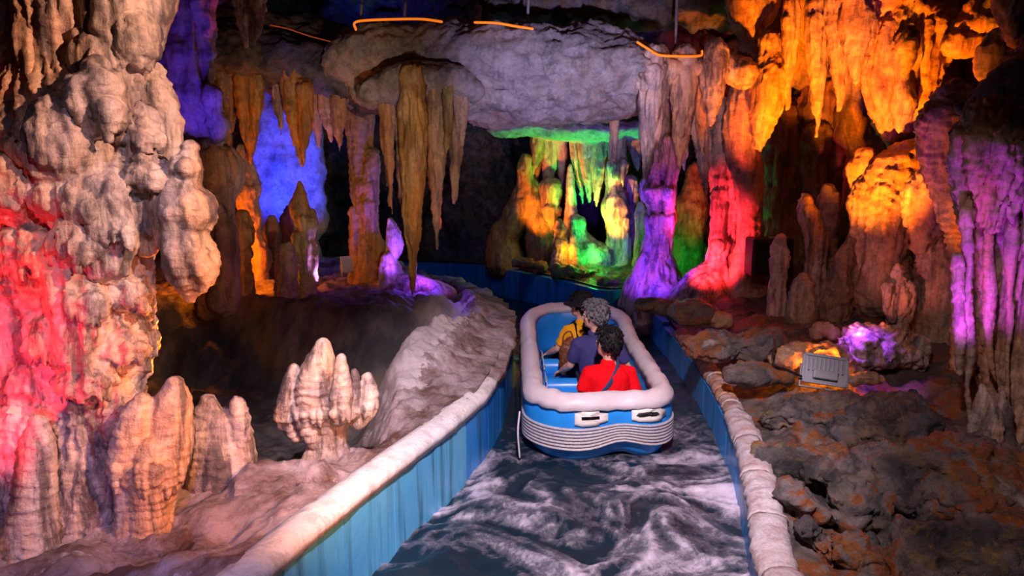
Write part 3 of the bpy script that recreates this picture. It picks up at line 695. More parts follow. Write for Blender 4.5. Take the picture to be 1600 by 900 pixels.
formation('stalagmite', 'small bluish stalagmite knob low before the blue wall', 'stalagmite', 10.6, [[(452,330,7),(450,350,11),(448,380,13),(448,450,15)]], 'tan', .025, lump=.012)
formation('stalagmite', 'dark rounded stub stalagmite at the shelf edge', 'stalagmite', 8.7, [[(448,388,9),(448,405,15),(447,430,16),(448,475,17)]], 'brown', .02, lump=.012)
formation('stalagmite', 'tall pointed stalagmite with knotted shaft at the shelf edge', 'stalagmite', 8.95,
 [[(468,288,4),(469,305,10),(468,325,15),(475,345,14),(480,362,12),(474,378,20),(478,400,14),(478,425,13),(480,470,16)],{'p':[(488,330,4),(488,348,8),(484,365,8)],'dd':-.03},{'p':[(488,385,6),(491,405,7),(488,440,8)],'dd':-.02}], 'olive', .02, tooth=[dict(p0=(460,345),p1=(490,348),n=6,length=16,r=4,bulge=.08)], lump=.012)

# left ledge of rock and its stalactites
formation('rock_ledge', 'dark rock ledge overhead carrying the left row of stalactites', 'rock ledge', 9.6,
 [{'p':[(290,90,40),(360,88,46),(450,100,44),(540,128,40),(600,150,30)],'sq':1.5},{'p':[(300,60,50),(420,70,50),(540,85,40)],'dd':.5,'sq':1.5}], 'dark', .04, lump=.08, flute=.0, ripple=.03)
GL = 'stalactites hanging under the left rock ledge'
stalactite('broad brown leftmost stalactite under the left ledge', 9.35, (354,115), 18, (356,242), 'brown', GL, seed=1)
stalactite('stalactite with ochre and violet sides, tip before the blue wall edge', 9.3, (390,122), 21, (391,258), 'ochre', GL, seed=2)
stalactite('short thin lilac stalactite left of the widest olive one', 9.4, (432,132), 9, (441,216), 'cream', GL, seed=3, sides=1)
stalactite('long pointed olive and violet stalactite against the blue wall', 9.2, (462,132), 22, (472,262), 'ochre', GL, seed=4, extra=[{'p':[(476,140,14),(478,190,9),(473,262,1)],'dd':-.12}])
stalactite('slender brown stalactite right of the long olive violet one', 9.4, (490,140), 12, (498,233), 'tan', GL, seed=5, sides=2)
stalactite('short grey brown stalactite, second from the olive column', 9.4, (510,146), 12, (517,222), 'tan', GL, seed=6, sides=2)
stalactite('grey stalactite nearest the olive column', 9.35, (528,152), 13, (530,239), 'tan', GL, seed=7, sides=2)
# column lit olive and purple
formation('drip_column', 'ribbed olive column with purple lit right side on the island bank', 'rock column', 9.8,
 [[(562,150,26),(562,180,22),(562,230,18),(566,270,17),(568,300,20),(572,335,15),(574,365,16),(578,390,24),(580,420,32),(582,450,42),(582,480,50)],{'p':[(582,240,10),(578,300,13),(580,350,10),(590,385,10),(596,420,12)],'dd':-.1},{'p':[(550,330,6),(558,390,10),(562,440,16)],'dd':-.05}], 'olive', .024,
 tooth=[dict(p0=(550,322),p1=(588,322),n=7,length=14,r=4,bulge=.15),dict(p0=(556,292),p1=(586,292),n=6,length=10,r=3,bulge=.14)], lump=.015, ripple=.016)
formation('stalagmite', 'slim purple lit stalagmite with round head beside the ribbed olive column', 'stalagmite', 9.5, [[(611,345,5),(614,362,9),(617,385,12),(612,405,9),(616,425,12),(620,460,22)]], 'cream', .02, lump=.010)
formation('stalagmite', 'low rounded stub at the foot of the slim purple stalagmite', 'stalagmite', 9.25, [[(606,402,7),(605,420,12),(604,440,13),(604,465,15)]], 'tan', .02, lump=.01)
formation('rock_mound', 'purple lit smooth mound reaching right towards the channel', 'rock', 9.4, [{'p':[(590,462,22),(630,448,22),(670,450,16),(705,458,8)],'sq':1.6}], 'cream', .025, lump=.03, flute=0, ripple=.006)

# ================================================================== BEAM
formation('rock_beam', 'massive grey slab of rock hanging across the cave above the raft', 'rock beam', 9.3,
 [{'p':[(562,95,50),(620,92,52),(700,90,52),(800,95,50),(900,100,50),(985,112,46),(1020,125,34)],'sq':1.2},{'p':[(565,140,28),(700,150,32),(850,150,32),(1000,150,26)],'dd':.5,'sq':3.0},{'p':[(570,135,26),(680,140,24)],'dd':-.15},{'p':[(600,75,30),(730,68,32),(760,80,20)],'dd':.1},{'p':[(830,80,30),(960,75,34),(1000,95,20)],'dd':.1},{'p':[(740,176,14),(850,178,16),(980,170,14)],'dd':.6,'sq':4}], 'grey', .04, lump=.09, flute=.02, ripple=.03, k=2)
formation('rock_ledge', 'dark rock ledge high above the grey beam', 'rock ledge', 10.2,
 [{'p':[(780,10,26),(900,12,30),(1040,14,26),(1150,6,30)],'sq':1.6},{'p':[(860,40,22),(960,44,18)],'dd':.3,'sq':1.5}], 'dark', .05, lump=.12, flute=0, ripple=.03)
GH = 'stalactites hanging under the left end of the grey beam'
stalactite('brown stalactite at the far left under the grey beam', 8.8, (603,145), 12, (612,335), 'tan', GH, seed=1, sides=2)
stalactite('thin pink lit stalactite just left of the longest yellow one', 9.0, (622,150), 8, (626,331), 'cream', GH, seed=2, sides=1, voxel=.018)
stalactite('longest stalactite, yellow ochre, its tip reaching down to the rock shelf', 8.45, (645,140), 20, (645,467), 'ochre', GH, seed=3, sides=2, belly=.75)
stalactite('dark pointed stalactite with red lit edge right of the longest one', 8.6, (682,140), 14, (682,391), 'tan', GH, seed=4, sides=2, belly=.7)
stalactite('grey olive stalactite hanging rightmost in the beam group', 8.7, (716,145), 15, (710,326), 'tan', GH, seed=5, sides=3)
stalactite('short stalactite between the red edged and the rightmost one', 8.5, (699,150), 8, (697,256), 'olive', GH, seed=6, sides=1)
formation('rock', 'rounded grey knob joining the left stalactites to the beam', 'rock', 8.72, [{'p':[(580,142,20),(610,134,27),(650,128,28),(700,128,28),(738,142,18)],'sq':1.3}], 'grey', .03, lump=.04)
formation('hanging_rod', 'thin pale rock rod hanging before the green niche', 'stalactite', 10.0, [[(962,110,9),(961,160,8),(960,200,7),(958,250,5)]], 'cream', .02, lump=.006, flute=.004)
# light hoses on the beam
def hose(label, pts, D, r=.014, mat='led_orange', name='light_hose'):
    c = catmull([tuple(P(x, y, D)) for x, y in pts], 8); mb = MB().tube(c, r, seg=8)
    o = build(mb, name, mat, base=c[0]); return tag(o, label, 'cable')
hose('orange light hose lying along the left top of the grey beam', [(556,46),(554,36),(570,32),(620,30),(660,30),(690,34)], 8.75)
hose('orange light hose lying in the middle of the beam top', [(742,35),(775,36),(805,41),(832,45)], 8.8)
hose('orange light hose sloping down the right end of the beam', [(996,66),(1012,76),(1030,86),(1060,88),(1085,88),(1096,86),(1097,80)], 8.8)
hose('dim orange cable on the dark left ledge', [(422,39),(450,45),(480,55),(505,62),(532,68)], 9.0, .008, 'cable_orange')
for x, y0, y1, lb in [(566,-20,50,'left end'),(1058,-20,88,'right end'),(826,-10,60,'middle'),(634,-10,40,'part left of the middle')]:
    mb = MB().tube([P(x, y0, 9.4), P(x-3, y1, 9.4)], .018, seg=8)
    tag(build(mb, 'hanger_rod', 'steel', base=P(x-3, y1, 9.4)), 'thin steel hanger rod holding the %s of the grey beam' % lb, 'rod', 'beam hanger rods')

# ================================================================== NICHE AT THE FAR END
formation('rock_wall_block', 'dark rock bulge left of the coloured niche', 'rock', 15.0, [{'p':[(745,230,50),(755,300,55),(750,370,60),(755,420,60)],'sq':.8},{'p':[(700,330,40),(690,390,60)],'dd':.3}], 'dark', .06, lump=.16, flute=0, ripple=.05, k=2)
formation('rock_wall_block', 'bluish dark rock wall block behind the blue wall left', 'rock', 12.6, [{'p':[(440,120,50),(445,200,60),(445,280,60),(445,360,60),(445,440,60)],'sq':.6}], 'grey', .05, lump=.10, flute=0, ripple=.02, k=2)
formation('niche_roof', 'green lit rock roof of the far niche', 'rock', 13.2, [{'p':[(770,200,10),(850,200,16),(930,204,18),(1010,198,16),(1060,195,14)],'sq':3.0}], 'grey', .04, lump=.06, flute=0, ripple=.02, tooth=[dict(p0=(890,222),p1=(965,222),n=16,length=26,r=5,bulge=.3,dd=.1)])
GN = 'drapery stalactites in the far niche'
stalactite('dim olive drape at the left end of the niche', 13.7, (842,205), 12, (832,310), 'olive', GN, seed=1, sides=2, voxel=.03)
stalactite('wide orange drape in the left of the niche', 13.8, (858,205), 14, (856,330), 'tan', GN, seed=2, sides=3, voxel=.03)
stalactite('orange drape next to the white cone of the niche', 13.8, (876,205), 11, (878,300), 'tan', GN, seed=3, sides=2, voxel=.03)
stalactite('thin orange drape slanting right behind the green curtain', 13.6, (898,212), 10, (910,318), 'tan', GN, seed=4, sides=2, voxel=.026)
stalactite('green topped curtain drape in the middle of the niche', 13.3, (916,210), 16, (921,320), 'tan', GN, seed=5, sides=4, voxel=.026)
stalactite('green topped curtain drape with orange tip nearest the yellow column', 13.2, (936,210), 16, (932,322), 'tan', GN, seed=6, sides=4, voxel=.026)
stalactite('orange fringe drape high behind the thin rock rod', 13.6, (992,205), 14, (996,270), 'tan', GN, seed=7, sides=4, voxel=.03)
formation('flowstone', 'olive flowstone slope at the left foot of the niche', 'flowstone', 13.6, [[(822,250,10),(818,300,16),(800,350,20),(785,375,22),(790,410,30)],[(828,290,12),(838,340,18),(850,400,26)]], 'olive', .035, lump=.04)
formation('drip_column', 'orange block shaped drip pillar in the left of the niche', 'rock column', 13.6, [[(860,295,18),(858,320,17),(856,345,14),(856,400,16),(856,430,24)]], 'tan', .03, tooth=[dict(p0=(842,330),p1=(875,330),n=7,length=18,r=4,bulge=.15)])
formation('stalagmite', 'pale pointed cone standing in the middle of the niche', 'stalagmite', 13.5, [[(891,258,3),(891,280,6),(892,310,8),(893,350,12),(894,420,18)]], 'cream', .025, lump=.01)
formation('stalagmite', 'yellow lit tiered stalagmite at the left front of the niche', 'stalagmite', 12.9, [[(874,345,4),(875,358,9),(874,368,7),(876,380,12),(878,392,12),(878,412,18)]], 'cream', .022, lump=.012)
formation('stalagmite', 'short yellow lit cone beside the tiered stalagmite of the niche', 'stalagmite', 12.8, [[(896,368,3),(897,385,7),(898,412,12)]], 'cream', .022, lump=.008)
formation('flowstone', 'green lit mound of flowstone on the niche floor', 'flowstone', 13.1, [{'p':[(890,420,30),(925,412,34),(965,416,26)],'sq':.8},{'p':[(900,350,12),(908,390,26),(905,420,34)],'dd':.2}], 'cream', .03, lump=.05)
formation('drip_column', 'bright yellow orange column with swollen middle in the niche', 'rock column', 13.1, [[(966,195,18),(964,235,14),(962,262,16),(958,290,12),(962,312,20),(964,335,22),(964,360,16),(962,395,18),(958,430,34)],{'p':[(986,285,10),(988,330,12),(992,390,14),(995,430,20)],'dd':.1},{'p':[(978,345,6),(978,380,9),(976,420,12)],'dd':-.25}], 'cream', .028, tooth=[dict(p0=(950,262),p1=(985,262),n=7,length=26,r=4,bulge=.2)], lump=.03)
formation('stalagmite', 'small knobbly green lit stalagmite right of the yellow column', 'stalagmite', 12.6, [[(1001,320,5),(1002,340,9),(1000,365,8),(1002,400,12),(1002,430,16)]], 'cream', .025, lump=.02)
formation('flowstone', 'dim orange and green sloping wall right of the purple column', 'flowstone', 12.4, [[(1085,265,10),(1080,310,22),(1075,360,30),(1070,420,44)]], 'olive', .04, lump=.05)

# ================================================================== RIGHT OF THE BEAM
formation('drip_column', 'purple lit column with wide skirt behind the raft', 'rock column', 10.5,
 [[(1042,140,8),(1042,200,10),(1036,245,20),(1026,272,18),(1024,300,24),(1028,318,17),(1030,345,24),(1030,368,20),(1026,395,24),(1025,425,36),(1024,450,48),(1024,475,56)],{'p':[(1045,220,10),(1050,260,9),(1046,300,10),(1048,345,7)],'dd':-.18},{'p':[(1012,400,10),(1000,440,16)],'dd':-.1}], 'cream', .024,
 tooth=[dict(p0=(1008,345),p1=(1052,345),n=8,length=16,r=4,bulge=.2),dict(p0=(1006,300),p1=(1048,300),n=7,length=10,r=4,bulge=.2)], lump=.02, flute=.02)
formation('rock_arch', 'pinkish grey rock arch joining the beam to the orange column', 'rock', 9.1, [{'p':[(1010,120,30),(1050,112,22),(1090,108,20),(1130,105,18),(1160,115,22)],'sq':1.3}], 'cream', .026, lump=.04, flute=.02)
GA = 'stalactites hanging from the rock arch'
stalactite('long pink grey stalactite hanging leftmost from the arch', 9.0, (1024,110), 22, (1009,283), 'cream', GA, seed=1, sides=2, belly=.7)
stalactite('pink grey stalactite second from the left under the arch', 9.0, (1070,110), 20, (1061,264), 'cream', GA, seed=2, sides=2, belly=.7)
stalactite('slim brownish stalactite between two wide ones under the arch', 9.1, (1092,120), 12, (1097,242), 'tan', GA, seed=3, sides=1)
stalactite('short wide stalactite hanging rightmost from the arch', 8.9, (1118,98), 18, (1110,200), 'cream', GA, seed=4, sides=2, belly=.8)
stalactite('small violet stalactite behind the second stalactite of the arch', 9.8, (1070,170), 8, (1069,277), 'cream', GA, seed=5, sides=1)
stalactite('pink lit curtain stalactite beside the red column', 9.5, (1088,150), 16, (1104,306), 'cream', GA, seed=6, sides=3)
formation('drip_column', 'red lit knotted column rising from a flared red foot', 'rock column', 9.9,
 [[(1122,170,22),(1122,225,22),(1128,270,24),(1140,290,20),(1146,320,22),(1140,350,20),(1128,385,18),(1122,420,26),(1108,450,44),(1100,480,60)],{'p':[(1124,300,10),(1122,345,12),(1118,390,10)],'dd':-.15},{'p':[(1165,240,16),(1170,320,18),(1165,400,20),(1160,470,30)],'dd':-.05}], 'cream', .026,
 tooth=[dict(p0=(1100,280),p1=(1150,290),n=8,length=22,r=5,bulge=.2),dict(p0=(1110,385),p1=(1145,385),n=7,length=18,r=4,bulge=.18)], lump=.03)
formation('drip_column', 'tall orange column with a collar reaching the cave roof', 'rock column', 9.5,
 [[(1165,-50,30),(1168,10,32),(1170,35,26),(1172,45,20),(1172,90,19),(1170,130,22),(1160,180,28),(1158,230,26),(1168,270,22),(1172,340,18),(1170,420,26),(1168,490,36)],{'p':[(1205,-40,20),(1190,10,26),(1175,35,20)],'dd':.05}], 'tan', .026, tooth=[dict(p0=(1150,50),p1=(1195,50),n=7,length=10,r=4,bulge=.2)], lump=.02)
stalactite('bulky ribbed stalactite, orange above and pink below, right of the orange column', 9.1, (1204,90), 20, (1188,238), 'tan', None, seed=8, sides=3, belly=.95, extra=[{'p':[(1212,82,10),(1206,120,26),(1196,170,24),(1186,225,8)],'dd':-.05}])
GO = 'orange lit drapery on the right'
stalactite('narrow orange drape left of the three orange drapes', 8.9, (1236,30), 13, (1230,182), 'tan', GO, seed=1, sides=2)
stalactite('orange drape with long tip, behind the bright ribbed one', 8.8, (1277,30), 18, (1276,212), 'tan', GO, seed=2, sides=3)
stalactite('orange drape with fine tip close left of the bright ribbed one', 8.6, (1312,10), 22, (1312,176), 'tan', GO, seed=3, sides=3)
stalactite('bright yellow orange ribbed stalactite at the top right', 8.4, (1341,-10), 22, (1338,140), 'tan', GO, seed=4, sides=2, belly=.95)
formation('drapery', 'largest orange flowstone drape folding down at the upper right', 'drapery', 8.6,
 [[(1415,10,40),(1420,60,58),(1415,110,54),(1410,160,42),(1402,200,26),(1397,228,8)],{'p':[(1385,60,24),(1378,120,24),(1385,180,16),(1392,215,6)],'dd':-.15},{'p':[(1412,70,20),(1410,140,17),(1405,200,8)],'dd':-.35},{'p':[(1445,50,26),(1444,110,22),(1436,160,14),(1420,200,6)],'dd':-.2},{'p':[(1468,40,22),(1472,70,16),(1462,110,8)],'dd':-.1},{'p':[(1330,5,30),(1390,0,32),(1450,14,28),(1490,40,22)],'dd':.0}], 'tan', .028, lump=.05, flute=.04, ripple=.015)
formation('flowstone', 'rounded orange flowstone boss right of the largest drape', 'flowstone', 8.2, [[(1520,15,14),(1522,38,34),(1520,60,26),(1512,78,12)],{'p':[(1490,70,18),(1520,68,16)],'dd':-.1}], 'tan', .028, lump=.03)
stalactite('dark orange fluted stalactite hanging at the top right corner', 6.2, (1578,-40), 22, (1588,92), 'brown', None, seed=5, sides=3, belly=.9)
formation('rock', 'smooth orange knobs hanging under the boss at the right edge', 'rock', 7.2, [[(1560,60,16),(1545,85,18),(1535,108,12),(1533,122,6)],{'p':[(1585,90,14),(1565,115,10),(1552,130,6)],'dd':-.1}], 'tan', .022, lump=.02)
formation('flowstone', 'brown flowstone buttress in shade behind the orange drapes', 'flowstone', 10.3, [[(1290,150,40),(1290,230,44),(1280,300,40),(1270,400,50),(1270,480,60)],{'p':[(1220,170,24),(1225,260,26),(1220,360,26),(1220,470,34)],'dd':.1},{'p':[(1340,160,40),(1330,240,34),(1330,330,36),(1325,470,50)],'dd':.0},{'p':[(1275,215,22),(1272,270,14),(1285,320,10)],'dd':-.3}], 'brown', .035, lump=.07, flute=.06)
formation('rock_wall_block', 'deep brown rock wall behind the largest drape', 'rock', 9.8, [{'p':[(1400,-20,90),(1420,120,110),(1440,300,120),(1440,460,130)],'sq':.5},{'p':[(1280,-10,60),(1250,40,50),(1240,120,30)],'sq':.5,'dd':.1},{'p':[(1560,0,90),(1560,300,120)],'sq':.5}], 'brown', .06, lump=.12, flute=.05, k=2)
formation('rock', 'smooth orange egg shaped knob above the brown boulder', 'rock', 8.4, [[(1350,246,16),(1347,262,22),(1343,282,16),(1338,302,5)]], 'tan', .022, lump=.01)
formation('flowstone', 'large dark orange ribbed boulder below the largest drape', 'flowstone', 8.2, [[(1425,235,22),(1400,265,36),(1385,300,44),(1378,340,46),(1375,390,44),(1372,450,46)],{'p':[(1455,225,18),(1430,255,24),(1410,280,24)],'dd':-.1}], 'tan', .028, lump=.05, ripple=.025)
formation('flowstone', 'orange pot shaped flowstone step with flat ribbed rim', 'flowstone', 7.4, [[(1452,290,30),(1450,302,35),(1450,325,33),(1446,355,26),(1438,385,12)],{'p':[(1458,385,26),(1468,420,34),(1470,470,36),(1465,530,40),(1460,580,46)],'dd':.1}], 'tan', .022, lump=.015, flute=.02, ripple=.02, kr=30)
formation('flowstone', 'tall orange flowstone step with ribbed top left of the violet curtain', 'flowstone', 6.6, [[(1490,160,30),(1486,185,46),(1480,230,38),(1484,280,32),(1498,330,26),(1505,380,18),(1508,460,16),(1508,560,20),(1506,680,26)],{'p':[(1450,190,14),(1456,240,14),(1460,280,12)],'dd':-.02}], 'tan', .02, lump=.02, flute=.02, ripple=.02, kr=30)
formation('flowstone', 'dark rock roof slanting down to the right edge above the violet curtain', 'rock', 5.9, [{'p':[(1500,215,14),(1540,180,30),(1580,140,40),(1640,100,50),(1720,-20,70),(1790,-250,80),(1790,-560,90)],'sq':1.3},{'p':[(1500,170,10),(1540,140,12),(1590,100,12)],'dd':.2}], 'dark', .025, lump=.04, flute=0, ripple=.02)
# violet curtain at the right edge
vc = empty('dripstone_curtain', P(1545, 660, 5.4), 'violet lit dripstone curtain with long thin strands at the right edge', 'drapery')
formation('curtain_head', None, None, 5.4, [[(1560,205,50),(1555,245,60),(1560,300,58),(1570,350,54),(1580,420,50),(1590,560,50),(1590,700,40)],{'p':[(1506,215,12),(1508,260,14),(1512,310,10),(1516,350,4)],'dd':-.12},{'p':[(1530,215,16),(1532,280,13),(1540,340,8),(1545,370,3)],'dd':-.25},{'p':[(1556,215,14),(1558,290,12),(1556,360,5)],'dd':-.3},{'p':[(1582,220,14),(1582,280,12),(1580,340,5)],'dd':-.3}], 'tan', .018, parent=vc, tooth=[dict(p0=(1496,228),p1=(1600,240),n=12,length=40,r=6,bulge=.22,dd=-.1)], lump=.02, flute=.04, kf=16)
for pts in ([(1508,330,8),(1512,380,7),(1516,420,6),(1510,460,8),(1514,510,8),(1518,560,6),(1512,600,4),(1516,680,2)],[(1545,360,8),(1543,410,6),(1546,450,9),(1545,500,7),(1546,550,4),(1556,595,2)],[(1582,330,7),(1581,380,9),(1578,430,5),(1577,500,4),(1575,580,4),(1570,650,3)],[(1496,400,6),(1498,450,8),(1500,520,8),(1500,585,3)]):
    formation('strand', None, None, 5.15, [pts], 'tan', .011, parent=vc, lump=.012, flute=.01, ripple=.01)
formation('stalagmite', 'bluish pointed stalagmites fused low under the violet strands', 'stalagmite', 5.1, [[(1535,600,5),(1540,640,16),(1545,700,30)],[(1568,610,3),(1566,650,12),(1562,700,24)]], 'cream', .016, lump=.02)

# small lamp on the shelf
sl = empty('spot_lamp', P(545, 428, 9.6), 'small pale spot lamp on the shelf left of the ribbed olive column', 'spot lamp')
R2 = Matrix.Rotation(.5, 4, 'Z') @ Matrix.Rotation(-.5, 4, 'X'); sl.rotation_euler = R2.to_euler()
build(MB().box((-.07, -.03, .03), (.07, .05, .22)), 'housing', 'aluminium', sl, False, bevel=.01)
build(MB().box((-.085, -.04, .02), (.085, -.02, .24)), 'rear_frame', 'aluminium', sl, False, bevel=.004)
for sx in (-1, 1): build(MB().box((sx*.09-.005, -.01, -.02), (sx*.09+.005, .02, .14)), 'bracket_arm', 'steel', sl, False)
# small stalagmites on the right ledge
formation('stalagmite', 'slim knobbly pale stalagmite in front of the black loudspeaker', 'stalagmite', 8.4, [[(1220,376,9),(1218,388,12),(1220,400,12),(1217,413,13),(1217,428,11),(1215,445,12),(1213,490,13)]], 'cream', .017, lump=.012)
formation('stalagmite', 'tall bent pinkish stalagmite leaning left', 'stalagmite', 8.6, [[(1261,312,9),(1262,330,13),(1270,355,14),(1276,380,14),(1276,420,14),(1278,480,20)]], 'cream', .018, lump=.015, ripple=.012)
formation('stalagmite', 'dark mauve warty stalagmite behind the bent one', 'stalagmite', 8.9, [[(1294,296,8),(1295,315,14),(1295,350,14),(1294,400,14),(1294,480,20)]], 'tan', .018, lump=.03, k=7)
formation('stalagmite', 'dim mauve warty stalagmite leaning right, right of the bent one', 'stalagmite', 8.2, [[(1330,377,6),(1324,395,12),(1314,430,15),(1305,490,22)]], 'brown', .018, lump=.03, k=7)
formation('stalagmite', 'low rounded orange stub stalagmite right of the slim knobbly one', 'stalagmite', 8.1, [[(1256,434,10),(1254,452,17),(1252,495,22)]], 'tan', .018, lump=.012)
formation('stalagmite', 'pink lit stalagmite shaped like a hooded figure', 'stalagmite', 7.4, [[(1404,420,6),(1404,432,10),(1402,445,14),(1404,462,22),(1404,480,20),(1402,500,14),(1402,530,18)],{'p':[(1388,450,8),(1388,475,8),(1394,500,6)],'dd':-.08},{'p':[(1420,448,8),(1422,470,9),(1416,500,6)],'dd':-.05}], 'cream', .014, lump=.014, flute=.02, kf=18)
formation('rock', 'small rounded rock with a dark hollow left behind the floodlight', 'rock', 7.0, [{'p':[(1275,520,8),(1288,514,11),(1300,520,8)],'sq':1}], 'tan', .016, lump=.02)
formation('rock', 'purple lit rock hump behind the floodlight', 'rock', 6.75, [{'p':[(1310,565,22),(1345,545,34),(1385,545,34),(1430,555,26)],'sq':1.2}], 'cream', .02, lump=.05, flute=0, crag=.09)
formation('rock', 'amber lit slab right behind the floodlight', 'rock', 6.45, [{'p':[(1215,560,12),(1250,552,16),(1290,553,18),(1318,568,16)],'sq':1.1}], 'tan', .014, lump=.03, flute=0, crag=.06)
formation('rock', 'small amber lit rock right of the floodlight', 'rock', 6.15, [{'p':[(1335,592,8),(1355,588,12),(1374,592,8)],'sq':1.2}], 'tan', .012, lump=.02, flute=0, crag=.04)
# ---- boulders of the right foreground
def boulder(label, D, pts, mat='wet', sq=1.4, lump=.05, voxel=.018):
    return formation('boulder', label, 'rock', D, [{'p': pts, 'sq': sq}], mat, voxel, lump=lump, flute=.0, ripple=.012, kr=14, k=3.5, crag=.07 if lump > .035 else .03)
boulder('flat grey wet rock slab running below the floodlight', 5.6, [(1195,650,16),(1250,645,26),(1330,650,34),(1400,660,40)], 'wet')
boulder('dark square edged rock slab right of the floodlight slab', 5.3, [(1330,680,30),(1380,665,44),(1412,660,40)], 'dark')
boulder('brown slab lying against the coping, orange stained', 4.9, [(1195,720,18),(1250,722,26),(1310,720,24)], 'wet', 1.2)
boulder('rust coloured wedge of rock in the middle of the right foreground', 4.5, [(1275,740,16),(1340,735,34),(1410,740,40)], 'wet')
boulder('long grey ridge rock slanting down to the lower right', 4.15, [(1292,745,14),(1330,790,26),(1380,830,34),(1440,890,40)], 'wet')
boulder('large dark boulder with yellow moss at the right edge', 4.3, [(1420,760,60),(1490,760,80),(1570,790,90),(1640,830,90)], 'mossy', 1.2, .08)
boulder('low brown cobble beside the white coping', 4.2, [(1235,770,16),(1262,790,20),(1290,800,14)], 'wet')
boulder('small dark wet rock near the bottom edge', 3.75, [(1310,850,22),(1350,870,34),(1380,920,40)], 'wet')
boulder('brown rock by the lower end of the coping', 3.85, [(1262,830,12),(1285,850,16),(1300,890,18)], 'wet')
boulder('black mossy rock filling the lower right corner', 3.6, [(1440,900,60),(1520,880,70),(1620,900,80)], 'mossy', 1.2, .08)
boulder('mossy brown stone at the bend of the right wall', 8.9, [(1000,476,10),(1025,478,14),(1050,482,14)], 'wet', 1.0, .02)
boulder('round mossy stone between the coping and the red column', 8.3, [(1062,490,16),(1085,488,22),(1112,492,14)], 'wet', 1.2, .03)
boulder('pinkish stone at the foot of the red column', 8.2, [(1118,498,10),(1132,500,12)], 'tan', 1.2, .02)
boulder('flat brown rock slab between the coping and the floodlight', 6.9, [(1090,545,16),(1140,540,24),(1200,540,22)], 'wet', 1.6, .04)
boulder('low grey slab left of the floodlight', 6.2, [(1140,585,14),(1180,582,18),(1225,585,14)], 'wet', 1.6, .03)
boulder('pale long slab edge behind the floodlight cable', 7.2, [(1150,528,8),(1190,533,10),(1225,540,8)], 'grey', 1.4, .02)

# ================================================================== RAFT
RX, RY = .765, 5.92
def outline(W=.585, L=3.15, rs=.40, rb=.52, n=14):
    pts = []
    for (cx_, cy_, r, a0) in ((W-rs, rs, rs, -90), (W-rb*.9, L-rb, rb, 0), (-(W-rb*.9), L-rb, rb, 90), (-(W-rs), rs, rs, 180)):
        for t in np.linspace(0, 90, n):
            a_ = math.radians(a0+t); kx = .9 if r == rb else 1
            pts.append((cx_ + r*kx*math.cos(a_), cy_ + r*math.sin(a_)))
    out = []
    for i in range(len(pts)):                       # fill the straight runs
        p, q = np.array(pts[i]), np.array(pts[(i+1) % len(pts)]); m = max(1, int(np.linalg.norm(q-p)/.07))
        out += [p + (q-p)*k/m for k in range(m)]
    return np.array(out)
OUT = outline()
tg = np.roll(OUT, -1, 0)-np.roll(OUT, 1, 0); tg /= np.linalg.norm(tg, axis=1)[:, None]; ON = np.stack([tg[:, 1], -tg[:, 0]], 1)
def zlift(x, y, z):
    up = .16*sstep(2.0, 3.2, y) 
    arch = .07*math.exp(-((x-.17)/.20)**2)*float(sstep(.45, .05, y))*float(sstep(.50, .05, z))
    sidewave = .0
    return up + arch
def raft_ring(prof, wob=0, scale=1.0):
    R = []
    for i, (p, n_) in enumerate(zip(OUT, ON)):
        pinch = -.05*math.exp(-((p[0]-.17)/.2)**2)*float(sstep(.4, .05, p[1]))
        R.append(np.array([(p[0]+n_[0]*(u+pinch), p[1]+n_[1]*(u+pinch), z + float(zlift(p[0], p[1], z))) for u, z in prof]))
    if wob:
        for r in R: r += wob*fbm(r*9, 2)[:, None]*np.array((1, .5, 1))
    return R
raft = empty('raft', (RX, RY, 0), 'blue inflatable raft with white rim and grey ribbed band, carrying three riders', 'raft')
def part(mb, name, mat, parent, smooth=True, bevel=0): return build(mb, name, mat, parent, smooth, bevel=bevel)
part(MB().sweep(raft_ring([(-.10,.06),(-.11,.30),(-.10,.48),(-.05,.545),(.01,.53),(.05,.46),(.075,.36),(.078,.22),(.05,.10),(.0,.0),(-.05,-.05),(-.09,-.04)]), None), 'hull_tube', 'raft_blue', raft)
deck = part(MB().sweep(raft_ring([(.072,.435),(.092,.445),(.082,.50),(.04,.555),(-.01,.575),(-.05,.565),(-.090,.530),(-.112,.47),(-.102,.47),(-.080,.51),(-.045,.545),(-.015,.553),(.025,.54),(.06,.49)], .014), None), 'rim_cover', 'raft_white', raft)
pr = []
for k in range(7):
    z0 = .085 + k*.029
    pr += [(.070, z0), (.090, z0+.008), (.094, z0+.0145), (.090, z0+.021)]
pr += [(.068, .290), (.045, .27), (.045, .11)]
part(MB().sweep(raft_ring(pr), None), 'rub_strake', 'raft_grey', raft)
# floor and thwarts
fl = OUT - ON*.09
mb = MB(); n = len(fl); mb.add([(x, y, .10) for x, y in fl]+[(x, y, .03) for x, y in fl], [tuple(range(n)), tuple(range(2*n-1, n-1, -1))]+[(i, (i+1) % n, n+(i+1) % n, n+i) for i in range(n)])
part(mb, 'raft_floor', 'raft_blue', raft)
for y in (.62, 1.42, 2.18):
    part(MB().tube([(-.42, y, .17), (0, y, .175), (.42, y, .17)], .10, .085, ref=(0, 1, 0), seg=18), 'seat', 'raft_blue', raft)
